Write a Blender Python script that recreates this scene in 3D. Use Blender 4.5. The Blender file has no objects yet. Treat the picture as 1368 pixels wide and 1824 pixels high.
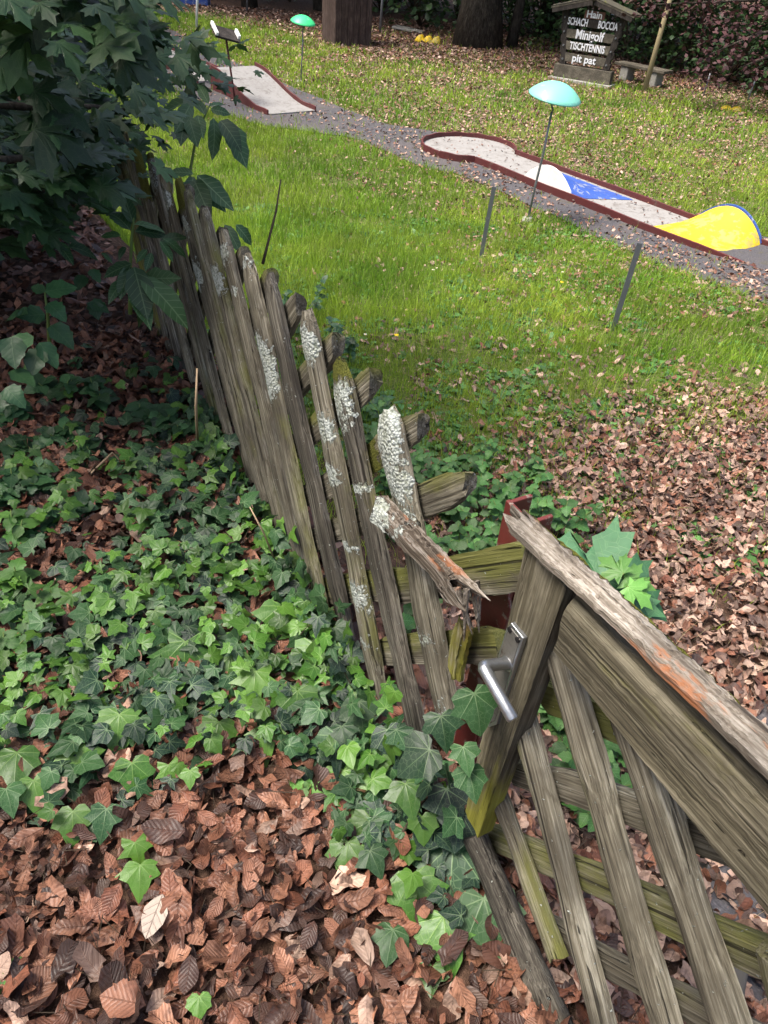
import bpy, math, random
import numpy as np
from mathutils import Matrix, Vector
rng = np.random.default_rng(7); random.seed(7)
scene = bpy.context.scene
C = scene.collection

# ------------------------------------------------------------ camera
FPX = 1264.0; TH = math.radians(40.2); ROLL = math.atan2(110, 1490); HC = 1.5
cr, sr = math.cos(ROLL), math.sin(ROLL)
R0 = np.array([1., 0, 0]); FW = np.array([0, math.cos(TH), -math.sin(TH)]); U0 = np.array([0, math.sin(TH), math.cos(TH)])
RT = cr*R0 + sr*U0; UP = -sr*R0 + cr*U0
O = np.array([0, 0, HC])
cam_d = bpy.data.cameras.new('camera'); cam = bpy.data.objects.new('camera', cam_d); C.objects.link(cam)
cam_d.sensor_fit = 'VERTICAL'; cam_d.sensor_height = 24.0; cam_d.lens = 24.0*FPX/1824.0
cam_d.clip_start = 0.02; cam_d.clip_end = 900
M = Matrix.Identity(4)
for i in range(3):
    M[i][0], M[i][1], M[i][2], M[i][3] = RT[i], UP[i], -FW[i], O[i]
cam.matrix_world = M
scene.camera = cam
scene.render.resolution_x, scene.render.resolution_y = 768, 1024

# ------------------------------------------------------------ sky, sun, exposure (bright overcast)
SUN_EL, SUN_AZ = math.radians(66), math.radians(-105)      # azimuth from +Y towards +X
w = bpy.data.worlds.new('World'); scene.world = w; w.use_nodes = True
wn = w.node_tree.nodes; bg = wn['Background']
sky = wn.new('ShaderNodeTexSky'); sky.sky_type = 'NISHITA'; sky.sun_disc = False
sky.sun_elevation = SUN_EL; sky.sun_rotation = SUN_AZ; sky.air_density = 0.7; sky.dust_density = 5.0; sky.ozone_density = 0.3
bg.inputs[1].default_value = 0.15
w.node_tree.links.new(sky.outputs[0], bg.inputs[0])
sd = bpy.data.lights.new('sun', 'SUN'); sd.energy = 2.0; sd.angle = math.radians(20); sd.color = (1, 0.95, 0.87)
so = bpy.data.objects.new('sun', sd); C.objects.link(so)
to_sun = Vector((math.sin(SUN_AZ)*math.cos(SUN_EL), math.cos(SUN_AZ)*math.cos(SUN_EL), math.sin(SUN_EL)))
so.rotation_euler = to_sun.to_track_quat('Z', 'Y').to_euler(); so.location = (0, 0, 30)
vs = scene.view_settings
vs.view_transform = 'Standard'; vs.look = 'None'; vs.gamma = 1; vs.use_curve_mapping = False
vs.exposure = 1.5
scene.cycles.max_bounces = 4; scene.cycles.diffuse_bounces = 2; scene.cycles.glossy_bounces = 2; scene.cycles.transmission_bounces = 4; scene.cycles.transparent_max_bounces = 4

# ------------------------------------------------------------ placement helpers
def ray(x, y): return (x-684)*RT - (y-912)*UP + FPX*FW
def at(x, y, d): return O + ray(x, y)*(d/FPX)                 # point at depth d along the view axis
def gz(x, y, z):
    d = ray(x, y); return O + d*((z-HC)/d[2])
def proj(p):
    q = np.asarray(p) - O; c = q@FW
    c = np.where(c < 0.02, 0.02, c)
    return 684 + FPX*(q@RT)/c, 912 - FPX*(q@UP)/c, c
AF = math.radians(30)                                         # the fence line
DV = np.array([-math.sin(AF), math.cos(AF), 0]); NF = np.array([math.cos(AF), math.sin(AF), 0]); PF = np.array([.151, .831, 0])
ZV = np.array([0, 0, 1.])
def fpt(s, h, o): return PF + DV*s + ZV*h + NF*o
def fsh(x, y, o):                                             # (s, h) where a sight line meets the fence plane offset o
    d = ray(x, y); P = PF + NF*o
    q = O + d*(((P-O)@NF)/(d@NF)); return float((q-P)@DV), float(q[2])
def sp(t, w=.5): return w*np.log1p(np.exp(np.clip(t/w, -40, 40)))
def sstep(a, b, t):
    t = np.clip((t-a)/(b-a), 0, 1); return t*t*(3-2*t)
def qside(x, y): return NF[0]*(x-PF[0]) + NF[1]*(y-PF[1])
def bump(x, y):
    return .007*(np.sin(x*9.1+1.3*np.sin(y*4.3))*np.sin(y*8.3+1.7*np.sin(x*3.9))) + .012*np.sin(x*2.3+.7)*np.sin(y*1.9+1.1)
def tz(x, y):
    zl = -1.35 + .14*sp(8.3-y); zn = np.maximum(-.12*sp(y-3.5), -1.35)
    wq = sstep(.03, .63, qside(x, y)); wf = sstep(9, 16, y)
    z = zn*(1-wq) + zl*wq
    return z*(1-wf) - 1.35*wf
def ground(x, y): return tz(x, y) + bump(x, y)
def G(px, py):
    d = ray(px, py); d = d/np.linalg.norm(d); t = .5
    while t < 120:
        p = O + d*t; h = p[2]-float(tz(p[0], p[1]))
        if h < .002: return p
        t += max(h*.5, .002)
    return p
def height_at(base, px, py):                                  # z of a sight line above a base point
    d = ray(px, py); return float((O + d*(base[1]/d[1]))[2])
def vnoise(x, y, seed=0, scale=1.0):                          # cheap smooth 2-D noise in 0..1
    x = np.asarray(x)*scale+seed*17.31; y = np.asarray(y)*scale+seed*9.17
    xi = np.floor(x); yi = np.floor(y); fx = x-xi; fy = y-yi
    fx = fx*fx*(3-2*fx); fy = fy*fy*(3-2*fy)
    def h(a, b):
        v = np.sin(a*127.1+b*311.7+seed*74.7)*43758.5453; return v-np.floor(v)
    return (h(xi, yi)*(1-fx)+h(xi+1, yi)*fx)*(1-fy) + (h(xi, yi+1)*(1-fx)+h(xi+1, yi+1)*fx)*fy
def fbm(x, y, seed=0, scale=1.0):
    return .55*vnoise(x, y, seed, scale)+.3*vnoise(x, y, seed+1, scale*2.1)+.15*vnoise(x, y, seed+2, scale*4.3)
def inpoly(px, py, poly):
    px = np.asarray(px); py = np.asarray(py); r = np.zeros(px.shape, bool); n = len(poly)
    for i in range(n):
        x1, y1 = poly[i]; x2, y2 = poly[(i+1) % n]
        if y1 == y2: continue
        c = ((y1 > py) != (y2 > py)) & (px < (x2-x1)*(py-y1)/(y2-y1)+x1); r ^= c
    return r

# ------------------------------------------------------------ mesh helpers
def norm(v):
    v = np.asarray(v, float); return v/np.maximum(np.linalg.norm(v, axis=-1, keepdims=True), 1e-9)
def make_mesh(name, V, faces, attrs=None, mat=None, smooth=False):
    me = bpy.data.meshes.new(name); V = np.asarray(V, np.float32)
    if isinstance(faces, np.ndarray):
        n, k = faces.shape
        me.vertices.add(len(V)); me.vertices.foreach_set('co', V.ravel())
        me.loops.add(n*k); me.loops.foreach_set('vertex_index', faces.astype(np.int32).ravel())
        me.polygons.add(n); me.polygons.foreach_set('loop_start', np.arange(0, n*k, k, dtype=np.int32))
        me.update(calc_edges=True)
    else:
        me.from_pydata(V.tolist(), [], [list(map(int, f)) for f in faces])
    for k_, a in (attrs or {}).items():
        a = np.asarray(a, np.float32)
        if a.ndim == 1:
            t = me.attributes.new(k_, 'FLOAT', 'POINT'); t.data.foreach_set('value', a)
        else:
            t = me.attributes.new(k_, 'FLOAT_VECTOR', 'POINT'); t.data.foreach_set('vector', a.ravel())
    if mat is not None: me.materials.append(mat)
    if smooth: me.polygons.foreach_set('use_smooth', np.ones(len(me.polygons), bool))
    me.update(); return me
ORIG = {}
def put(name, me, parent=None, loc=(0, 0, 0), basis=None, scale=1.0):
    """loc, basis in world space; basis rows are the local x, y, z axes"""
    o = bpy.data.objects.new(name, me); C.objects.link(o)
    base = ORIG[parent.name] if parent else np.zeros(3)
    loc = np.asarray(loc, float); ORIG[o.name] = loc
    l = loc-base; m = Matrix.Identity(4); b = np.eye(3) if basis is None else basis
    for i in range(3):
        for j in range(3): m[i][j] = b[j][i]*scale
        m[i][3] = l[i]
    if parent: o.parent = parent
    o.matrix_local = m
    return o
def tag(o, label=None, cat=None, group=None, kind=None):
    if label: o['label'] = label
    if cat: o['category'] = cat
    if group: o['group'] = group
    if kind: o['kind'] = kind
    return o
def thing(name, label, cat, loc=(0, 0, 0), group=None):
    return tag(put(name, None, None, loc), label, cat, group)
def wmesh(name, V, faces, mat, parent=None, attrs=None, smooth=False, loc=None):
    """mesh given in world coordinates, origin moved to its parent's origin (or loc)"""
    V = np.asarray(V, float); l = ORIG[parent.name] if parent and loc is None else (np.zeros(3) if loc is None else np.asarray(loc, float))
    return put(name, make_mesh(name, V-l, faces, attrs, mat, smooth), parent, l)
class MB:
    def __init__(s): s.V = []; s.F = []; s.n = 0
    def add(s, V, F):
        s.V.append(np.asarray(V, float)); s.F += [[i+s.n for i in f] for f in F]; s.n += len(V)
    def box(s, c, h, ax=None):
        ax = np.eye(3) if ax is None else np.asarray(ax)
        V = [np.asarray(c)+ax[0]*h[0]*i+ax[1]*h[1]*j+ax[2]*h[2]*k for i in (-1, 1) for j in (-1, 1) for k in (-1, 1)]
        s.add(V, [(0, 1, 3, 2), (4, 6, 7, 5), (0, 4, 5, 1), (2, 3, 7, 6), (0, 2, 6, 4), (1, 5, 7, 3)])
    def tube(s, pts, rad, n=8, cap=True):
        pts = np.asarray(pts, float); m = len(pts); rad = np.broadcast_to(np.asarray(rad, float), (m,))
        V = []; prev = None
        for i in range(m):
            t = norm(pts[min(i+1, m-1)]-pts[max(i-1, 0)])
            a = np.array([1., 0, 0]) if abs(t[0]) < .8 else np.array([0, 1., 0])
            if prev is not None: a = prev
            u = norm(a-t*(a@t)); v = np.cross(t, u); prev = u
            for k in range(n):
                an = 2*math.pi*k/n; V.append(pts[i]+rad[i]*(u*math.cos(an)+v*math.sin(an)))
        F = [(i*n+k, i*n+(k+1) % n, (i+1)*n+(k+1) % n, (i+1)*n+k) for i in range(m-1) for k in range(n)]
        if cap: F += [tuple(range(n))[::-1], tuple((m-1)*n+k for k in range(n))]
        s.add(V, F)
    def lathe(s, prof, c, n=20, ax=None):
        ax = np.eye(3) if ax is None else np.asarray(ax); V = []
        for r_, z in prof:
            for k in range(n):
                a = 2*math.pi*k/n; V.append(np.asarray(c)+ax[0]*r_*math.cos(a)+ax[1]*r_*math.sin(a)+ax[2]*z)
        m = len(prof)
        s.add(V, [(i*n+k, i*n+(k+1) % n, (i+1)*n+(k+1) % n, (i+1)*n+k) for i in range(m-1) for k in range(n)])
    def build(s, name, mat, parent=None, smooth=False, loc=None):
        return wmesh(name, np.concatenate(s.V), s.F, mat, parent, None, smooth, loc)
def bevel(o, w=.004, seg=2):
    m = o.modifiers.new('bevel', 'BEVEL'); m.width = w; m.segments = seg; m.limit_method = 'ANGLE'; return o

# ------------------------------------------------------------ materials
class NT:
    def __init__(s, name, rough=.8, spec=.3):
        s.m = bpy.data.materials.new(name); s.m.use_nodes = True; s.t = s.m.node_tree
        s.b = s.t.nodes['Principled BSDF']; s.b.inputs['Roughness'].default_value = rough
        s.b.inputs['Specular IOR Level'].default_value = spec
    def new(s, typ, **kw):
        n = s.t.nodes.new(typ)
        for k, v in kw.items(): setattr(n, k, v)
        return n
    def link(s, a, b): s.t.links.new(a, b)
    def setin(s, sock, v):
        if hasattr(v, 'is_linked'): s.link(v, sock)
        elif isinstance(v, (tuple, list)) and len(v) == 3 and sock.type == 'RGBA': sock.default_value = (*v, 1)
        else: sock.default_value = v
    def math(s, op, a, b=None, c=None, clamp=False):
        n = s.new('ShaderNodeMath', operation=op, use_clamp=clamp)
        for i, v in enumerate((a, b, c)):
            if v is not None: s.setin(n.inputs[i], v)
        return n.outputs[0]
    def mix(s, fac, a, b, mode='MIX'):
        n = s.new('ShaderNodeMix', data_type='RGBA', blend_type=mode)
        s.setin(n.inputs[0], fac); s.setin(n.inputs[6], a); s.setin(n.inputs[7], b); return n.outputs[2]
    def ramp(s, fac, stops, interp='LINEAR'):
        n = s.new('ShaderNodeValToRGB'); n.color_ramp.interpolation = interp; e = n.color_ramp.elements
        while len(e) < len(stops): e.new(.5)
        for i, (p, c) in enumerate(stops): e[i].position = p; e[i].color = (*c, 1) if len(c) == 3 else c
        s.link(fac, n.inputs[0]); return n.outputs[0]
    def step(s, v, a, b):
        n = s.new('ShaderNodeMapRange', interpolation_type='SMOOTHSTEP')
        s.setin(n.inputs[0], v); n.inputs[1].default_value = a; n.inputs[2].default_value = b; return n.outputs[0]
    def coord(s, kind='Object'): return s.new('ShaderNodeTexCoord').outputs[kind]
    def attr(s, name): return s.new('ShaderNodeAttribute', attribute_name=name)
    def mapping(s, v, scale=(1, 1, 1), loc=None):
        n = s.new('ShaderNodeMapping'); s.link(v, n.inputs[0]); n.inputs[3].default_value = scale
        if loc is not None: s.setin(n.inputs[1], loc)
        return n.outputs[0]
    def noise(s, v, scale=5, detail=4, rough=.6, dist=0.0):
        n = s.new('ShaderNodeTexNoise'); s.link(v, n.inputs['Vector']); n.inputs['Scale'].default_value = scale
        n.inputs['Detail'].default_value = detail; n.inputs['Roughness'].default_value = rough; n.inputs['Distortion'].default_value = dist
        return n.outputs['Fac']
    def voro(s, v, scale=5, feature='F1', out='Distance'):
        n = s.new('ShaderNodeTexVoronoi', feature=feature); s.link(v, n.inputs['Vector']); n.inputs['Scale'].default_value = scale
        return n.outputs[out]
    def bump(s, h, strength=.4, dist=.01):
        n = s.new('ShaderNodeBump'); n.inputs['Strength'].default_value = strength; n.inputs['Distance'].default_value = dist
        s.link(h, n.inputs['Height']); s.link(n.outputs[0], s.b.inputs['Normal']); return n
    def color(s, c): s.setin(s.b.inputs['Base Color'], c)
    def rough(s, v): s.setin(s.b.inputs['Roughness'], v)

def wood_mat(name, dark=(.038, .032, .024), mid=(.162, .145, .104), light=(.36, .335, .265), algae=(.20, .195, .022), alg=.3, lichen=True, grain=1.0, red=0.0, axis=2, crack=1.0):
    n = NT(name, .85, .2); co = n.coord('Object')
    rnd = n.new('ShaderNodeObjectInfo').outputs['Random']
    off = n.new('ShaderNodeCombineXYZ'); n.link(n.math('MULTIPLY', rnd, 37.0), off.inputs[0]); n.link(n.math('MULTIPLY', rnd, 11.0), off.inputs[2])
    add = n.new('ShaderNodeVectorMath', operation='ADD'); n.link(co, add.inputs[0]); n.link(off.outputs[0], add.inputs[1]); v = add.outputs[0]
    def sc(a, b): l = [a, a, a]; l[axis] = b; return tuple(l)
    g1 = n.noise(n.mapping(v, sc(330*grain, 5)), 1, 3, .7, .3)
    g2 = n.noise(n.mapping(v, sc(85*grain, 2.2)), 1, 3, .6, .8)
    big = n.noise(n.mapping(v, sc(9, 5)), 1, 4, .6)
    gr = n.math('ADD', n.math('MULTIPLY', g1, .55), n.math('MULTIPLY', g2, .45))
    col = n.ramp(gr, [(.36, dark), (.49, mid), (.63, light)])
    col = n.mix(n.step(big, .38, .66), n.mix(.62, col, dark), col)
    if red: col = n.mix(n.math('MULTIPLY', n.step(n.noise(n.mapping(v, sc(30, 5)), 1, 5, .65, .6), .55, .64), red), col, (.33, .115, .04))
    ca = n.attr('alg'); am = n.math('ADD', ca.outputs['Fac'], n.math('MULTIPLY', n.math('SUBTRACT', n.noise(n.mapping(v, sc(16, 7)), 1, 6, .7), .5), 1.7))
    am = n.math('MULTIPLY', n.step(am, .25, 1.0), .85)
    col = n.mix(am, col, n.mix(g1, tuple(.45*c for c in algae), tuple(1.5*c for c in algae)))
    ck = n.step(n.noise(n.mapping(v, sc(110, 1.6)), 1, 2, .5, .9), .36, .325)
    col = n.mix(n.math('MULTIPLY', ck, .8*crack), col, (.010, .008, .006))
    h = n.math('SUBTRACT', n.math('MULTIPLY', gr, 1.3), n.math('MULTIPLY', ck, 1.4*crack))
    if lichen:
        la = n.attr('lic').outputs['Fac']
        ln = n.noise(v, 60, 6, .75); l2 = n.voro(v, 170)
        lm = n.math('ADD', la, n.math('MULTIPLY', n.math('SUBTRACT', ln, .5), 2.8))
        lm = n.step(lm, .62, .72)
        sp_ = n.math('MULTIPLY', n.step(n.noise(v, 95, 3, .6), .685, .72), .9)      # specks
        lm = n.math('MAXIMUM', lm, sp_)
        lc = n.ramp(l2, [(.0, (.52, .55, .51)), (.45, (.40, .43, .40)), (.85, (.16, .18, .15))])
        lc = n.mix(n.step(n.noise(v, 22, 3), .45, .65), lc, n.mix(.35, lc, (.20, .21, .13)))
        col = n.mix(lm, col, lc)
        h = n.math('ADD', h, n.math('MULTIPLY', lm, n.math('ADD', .9, n.math('MULTIPLY', n.math('SUBTRACT', .6, l2), 1.0))))
    mo = n.attr('mos').outputs['Fac']
    mm = n.step(n.math('ADD', mo, n.math('MULTIPLY', n.math('SUBTRACT', n.noise(v, 45, 5, .7), .5), 1.6)), .4, .6)
    mn = n.noise(v, 400, 2, .5)
    col = n.mix(mm, col, n.mix(mn, (.035, .045, .006), (.17, .17, .03)))
    h = n.math('ADD', h, n.math('MULTIPLY', mm, n.math('MULTIPLY', mn, 2.2)))
    n.color(col); n.bump(h, 1.0, .004)
    return n.m

def leaf_mat(name, ca, cb, vein, kind, rough=.42, trans=.3, veinw=.018, spec=.45, bmp=.3, nlat=9, old=None, veinmix=.7, blot=0):
    n = NT(name, rough, spec); lc = n.attr('lc').outputs['Vector']; rn = n.attr('rn').outputs['Vector']
    s1 = n.new('ShaderNodeSeparateXYZ'); n.link(lc, s1.inputs[0]); X, Y = s1.outputs[0], s1.outputs[1]
    s2 = n.new('ShaderNodeSeparateXYZ'); n.link(rn, s2.inputs[0]); r1, r2, r3 = s2.outputs
    ax = n.math('ABSOLUTE', X)
    if kind == 'palm':
        m = None
        for a in (0, 42, 84, 120):
            dx, dy = math.sin(math.radians(a)), math.cos(math.radians(a))
            cr_ = n.math('ABSOLUTE', n.math('SUBTRACT', n.math('MULTIPLY', ax, dy), n.math('MULTIPLY', Y, dx)))
            dt = n.math('ADD', n.math('MULTIPLY', ax, dx), n.math('MULTIPLY', Y, dy))
            k = n.math('ADD', cr_, n.math('MULTIPLY', n.math('LESS_THAN', dt, 0), 9))
            k = n.math('ADD', k, n.math('MULTIPLY', dt, .012))
            m = k if m is None else n.math('MINIMUM', m, k)
        vm = n.step(m, veinw, veinw*.25)
        vt = n.step(n.voro(n.mapping(lc, (9, 9, 1)), 1, 'DISTANCE_TO_EDGE'), .05, .01)
        vm = n.math('MAXIMUM', vm, n.math('MULTIPLY', vt, .38))
        hb = n.math('MULTIPLY', m, -6)
    else:
        mid = n.step(ax, veinw*.9, veinw*.2)
        t = n.math('SUBTRACT', n.math('MULTIPLY', Y, float(nlat)), n.math('MULTIPLY', ax, nlat*.95))
        fr = n.math('ABSOLUTE', n.math('SUBTRACT', n.math('FRACT', t), .5))
        lat = n.math('MULTIPLY', n.step(fr, .40, .49), .65)
        vm = n.math('MAXIMUM', mid, lat)
        hb = n.math('MULTIPLY', n.math('MULTIPLY', fr, fr), -1.0)
    nz = n.noise(n.coord('Generated') if False else n.new('ShaderNodeNewGeometry').outputs['Position'], 38, 3, .6)
    col = n.mix(r1, ca, cb)
    if old is not None: col = n.mix(n.step(r3, .62, .8), col, old)
    col = n.mix(n.math('MULTIPLY', n.step(nz, .4, .75), .35), col, n.mix(.5, col, (0.005, .006, .004)))
    col = n.mix(n.math('MULTIPLY', vm, veinmix), col, vein if vein is not None else n.mix(.5, col, (.5, .55, .4)))
    if blot: col = n.mix(n.math('MULTIPLY', n.step(nz, .5, .62), .55), col, tuple(.42*c for c in ca))
    hsv = n.new('ShaderNodeHueSaturation'); n.link(col, hsv.inputs['Color'])
    n.link(n.math('ADD', .55, n.math('MULTIPLY', r2, .85)), hsv.inputs['Value'])
    n.color(hsv.outputs[0])
    n.bump(n.math('ADD', n.math('ADD', hb, n.math('MULTIPLY', nz, .6)), n.math('MULTIPLY', vm, .3)), bmp, .004)
    if trans:
        tr = n.new('ShaderNodeBsdfTranslucent'); n.link(hsv.outputs[0], tr.inputs[0])
        mx = n.new('ShaderNodeMixShader'); mx.inputs[0].default_value = trans
        out = n.t.nodes['Material Output']
        n.link(n.b.outputs[0], mx.inputs[1]); n.link(tr.outputs[0], mx.inputs[2]); n.link(mx.outputs[0], out.inputs[0])
    return n.m

def paint_mat(name, col, wear=(.22, .2, .18), amount=.5, rough=.6, scale=9, dirt=.4, dirtcol=(.06, .055, .045), spec=.35, metal=0):
    n = NT(name, rough, spec); co = n.coord('Object')
    a = n.noise(co, scale, 7, .7, .3); b = n.noise(co, scale*3.1, 5, .65); c = n.noise(co, scale*.35, 4, .6)
    k = n.mix(n.math('MULTIPLY', n.step(a, .70-.25*amount, .74-.25*amount), .9), col, wear)
    k = n.mix(n.math('MULTIPLY', n.step(n.math('ADD', n.math('MULTIPLY', b, .5), n.math('MULTIPLY', c, .5)), .45, .75), dirt), k, dirtcol)
    n.color(k); n.bump(n.math('ADD', a, b), .15, .004); n.b.inputs['Metallic'].default_value = metal
    return n.m

MAT = {}
MAT['pale'] = wood_mat('weathered_pale', algae=(.13, .135, .03))
MAT['pale_dark'] = wood_mat('dark_pale', (.020, .017, .014), (.090, .080, .063), (.26, .24, .195))
MAT['board'] = wood_mat('gate_board', (.034, .029, .020), (.122, .107, .070), (.26, .233, .168), lichen=False, grain=.55, crack=.6)
MAT['cap'] = wood_mat('cap_board', (.035, .028, .022), (.20, .170, .135), (.44, .405, .35), lichen=False, red=.7, axis=2)
MAT['splinter'] = wood_mat('splintered_wood', (.02, .015, .011), (.12, .095, .07), (.42, .38, .33), red=.5)
MAT['sign_wood'] = wood_mat('sign_wood', (.04, .035, .028), (.12, .105, .08), (.22, .20, .155), lichen=False, axis=0, crack=.3)
MAT['sign_post'] = wood_mat('sign_post_wood', (.012, .010, .009), (.040, .034, .030), (.09, .078, .068), lichen=False, crack=.3)
MAT['shed'] = wood_mat('shed_boards', (.03, .02, .017), (.075, .05, .042), (.12, .09, .08), lichen=False, grain=.4)
MAT['bark'] = wood_mat('bark', (.012, .010, .008), (.055, .047, .036), (.12, .105, .085), lichen=False, grain=.25)
MAT['twig'] = NT('twig', .8); MAT['twig'].color((.045, .032, .02)); MAT['twig'] = MAT['twig'].m
MAT['drystem'] = NT('dry_stem', .7); MAT['drystem'].color((.36, .26, .16)); MAT['drystem'] = MAT['drystem'].m
MAT['stem'] = NT('green_stem', .6); MAT['stem'].color((.10, .15, .035)); MAT['stem'] = MAT['stem'].m
MAT['ivy'] = leaf_mat('ivy_old', (.016, .052, .020), (.034, .090, .028), (.16, .24, .12), 'palm', .45, .16, spec=.32, old=(.009, .028, .018))
MAT['ivy_new'] = leaf_mat('ivy_young', (.040, .120, .016), (.095, .215, .028), (.18, .30, .08), 'palm', .4, .30)
MAT['maple'] = leaf_mat('maple_leaf', (.018, .055, .016), (.038, .090, .026), (.08, .14, .05), 'palm', .5, .28, veinw=.012)
MAT['elder'] = leaf_mat('elder_leaf', (.03, .085, .03), (.06, .135, .042), (.17, .27, .12), 'pin', .5, .3, nlat=8)
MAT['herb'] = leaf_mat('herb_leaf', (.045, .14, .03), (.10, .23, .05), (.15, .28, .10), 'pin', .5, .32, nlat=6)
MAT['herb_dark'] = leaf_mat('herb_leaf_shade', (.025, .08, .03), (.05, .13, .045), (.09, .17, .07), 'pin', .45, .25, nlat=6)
MAT['bramble'] = leaf_mat('hornbeam_leaf', (.06, .17, .035), (.11, .25, .05), (.17, .33, .10), 'pin', .5, .32, nlat=11)
MAT['dead'] = leaf_mat('dead_beech_leaf', (.165, .062, .036), (.275, .135, .084), (.10, .042, .027), 'pin', .5, .06, nlat=9, old=(.052, .030, .024), bmp=.9, veinmix=.4, spec=.4, blot=1)
MAT['dead_pale'] = leaf_mat('dead_pale_leaf', (.29, .175, .125), (.46, .32, .245), (.25, .15, .11), 'pin', .55, .1, nlat=8, bmp=.8, veinmix=.35, old=(.12, .075, .058), blot=1)
MAT['skeleton'] = leaf_mat('bleached_leaf', (.36, .30, .24), (.40, .33, .27), (.10, .055, .04), 'pin', .6, .1, nlat=5, bmp=.7)
MAT['grass'] = leaf_mat('grass_blade', (.12, .26, .018), (.35, .46, .05), (.17, .31, .05), 'pin', .5, .38, nlat=1, veinmix=.1, bmp=0)
MAT['drygrass'] = leaf_mat('dry_grass', (.35, .27, .13), (.46, .38, .22), (.4, .3, .2), 'pin', .6, .2, nlat=1, veinmix=.1, bmp=0)
MAT['forest'] = leaf_mat('forest_leaf', (.022, .055, .018), (.05, .105, .030), (.06, .10, .04), 'pin', .45, .28, nlat=6, veinmix=.3)
MAT['copper'] = leaf_mat('copper_beech_leaf', (.040, .018, .020), (.095, .045, .047), (.11, .06, .06), 'pin', .6, .15, nlat=6, veinmix=.3, spec=.2)
MAT['moss'] = NT('moss', .95)
_m = MAT['moss']; _c = _m.coord('Object'); _n = _m.noise(_c, 300, 3); _m.color(_m.ramp(_n, [(.3, (.02, .028, .004)), (.7, (.16, .17, .025))])); _m.bump(_n, 1, .01); MAT['moss'] = _m.m
MAT['sign_moss'] = paint_mat('mossy_roof', (.06, .055, .04), (.10, .105, .02), .5, .95, 5, .3)
MAT['red_steel'] = paint_mat('red_painted_steel', (.115, .022, .018), (.20, .17, .14), .62, .5, 16, .35)
MAT['lane_red'] = paint_mat('lane_border_paint', (.085, .018, .018), (.10, .06, .05), .45, .6, 6, .35)
MAT['alu'] = paint_mat('worn_aluminium', (.40, .42, .44), (.20, .18, .16), .25, .33, 60, .25, metal=.9)
MAT['plate'] = paint_mat('dull_lock_plate', (.20, .19, .175), (.09, .07, .05), .5, .5, 45, .5, metal=.6)
MAT['galv'] = paint_mat('grey_steel', (.18, .19, .205), (.26, .26, .26), .35, .5, 20, .3, metal=.5)
MAT['turq'] = paint_mat('turquoise_paint', (.17, .50, .40), (.32, .55, .43), .45, .45, 5, .22, (.20, .26, .10))
MAT['green_paint'] = paint_mat('green_paint', (.05, .55, .20), (.35, .62, .42), .3, .4, 5, .1)
MAT['concrete'] = paint_mat('lane_concrete', (.24, .235, .225), (.17, .162, .15), .6, .85, 7, .6, (.11, .095, .082), spec=.15)
MAT['whitep'] = paint_mat('white_paint', (.70, .70, .68), (.48, .47, .45), .4, .6, 8, .3, (.25, .23, .2))
MAT['bluep'] = paint_mat('blue_paint', (.035, .085, .33), (.24, .27, .35), .55, .55, 7, .3)
MAT['yellowp'] = paint_mat('yellow_paint', (.62, .43, .015), (.34, .29, .08), .75, .6, 6, .5, (.17, .13, .03))
MAT['pinkp'] = paint_mat('pink_paint', (.55, .10, .14), (.5, .3, .3), .3, .6, 7, .3)
MAT['letters'] = paint_mat('white_letters', (.68, .69, .72), (.5, .5, .5), .2, .6, 10, .1)
MAT['plaque'] = paint_mat('red_brown_plaque', (.14, .065, .05), (.10, .06, .05), .4, .7, 8, .4)
MAT['stone'] = paint_mat('concrete_block', (.30, .29, .26), (.42, .40, .37), .5, .9, 8, .5, (.08, .08, .05), spec=.1)
MAT['kerb'] = paint_mat('mossy_kerb', (.07, .066, .06), (.07, .08, .02), .55, .9, 14, .5, (.05, .05, .03), spec=.1)
MAT['black'] = NT('black_hole', .9); MAT['black'].color((.006, .005, .005)); MAT['black'] = MAT['black'].m
MAT['flower_y'] = NT('dandelion_yellow', .6); MAT['flower_y'].color((.75, .50, .01)); MAT['flower_y'] = MAT['flower_y'].m
MAT['flower_w'] = NT('daisy_white', .6); MAT['flower_w'].color((.75, .75, .75)); MAT['flower_w'] = MAT['flower_w'].m
def ground_mat():
    n = NT('ground', .95, .1); p = n.new('ShaderNodeNewGeometry').outputs['Position']
    a = n.noise(p, 2.2, 6, .65); b = n.noise(p, 30, 5, .7); c = n.noise(p, 140, 3, .6)
    soil = n.ramp(b, [(.3, (.022, .014, .010)), (.5, (.075, .045, .032)), (.68, (.17, .10, .07))])
    lawn = n.ramp(b, [(.32, (.03, .045, .012)), (.5, (.075, .11, .025)), (.66, (.20, .145, .095))])
    k = n.math('ADD', n.attr('lawn').outputs['Fac'], n.math('MULTIPLY', n.math('SUBTRACT', a, .5), .8))
    col = n.mix(n.step(k, .3, .7), soil, lawn)
    n.color(col); n.bump(n.math('ADD', b, n.math('MULTIPLY', c, .5)), .8, .02); return n.m
MAT['ground'] = ground_mat()
def asphalt_mat():
    n = NT('asphalt', .9, .2); p = n.new('ShaderNodeNewGeometry').outputs['Position']
    a = n.noise(p, 1.3, 5, .65); b = n.noise(p, 90, 3, .7); v = n.voro(p, 60)
    col = n.ramp(b, [(.3, (.035, .034, .038)), (.6, (.085, .082, .088)), (.8, (.17, .16, .16))])
    col = n.mix(n.math('MULTIPLY', n.step(a, .42, .7), .55), col, (.105, .09, .085))
    col = n.mix(n.math('MULTIPLY', n.step(n.noise(p, 5, 6, .7), .56, .68), .6), col, (.075, .07, .025))
    n.color(col); n.bump(n.math('ADD', b, v), .5, .006); return n.m
MAT['asphalt'] = asphalt_mat()

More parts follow.
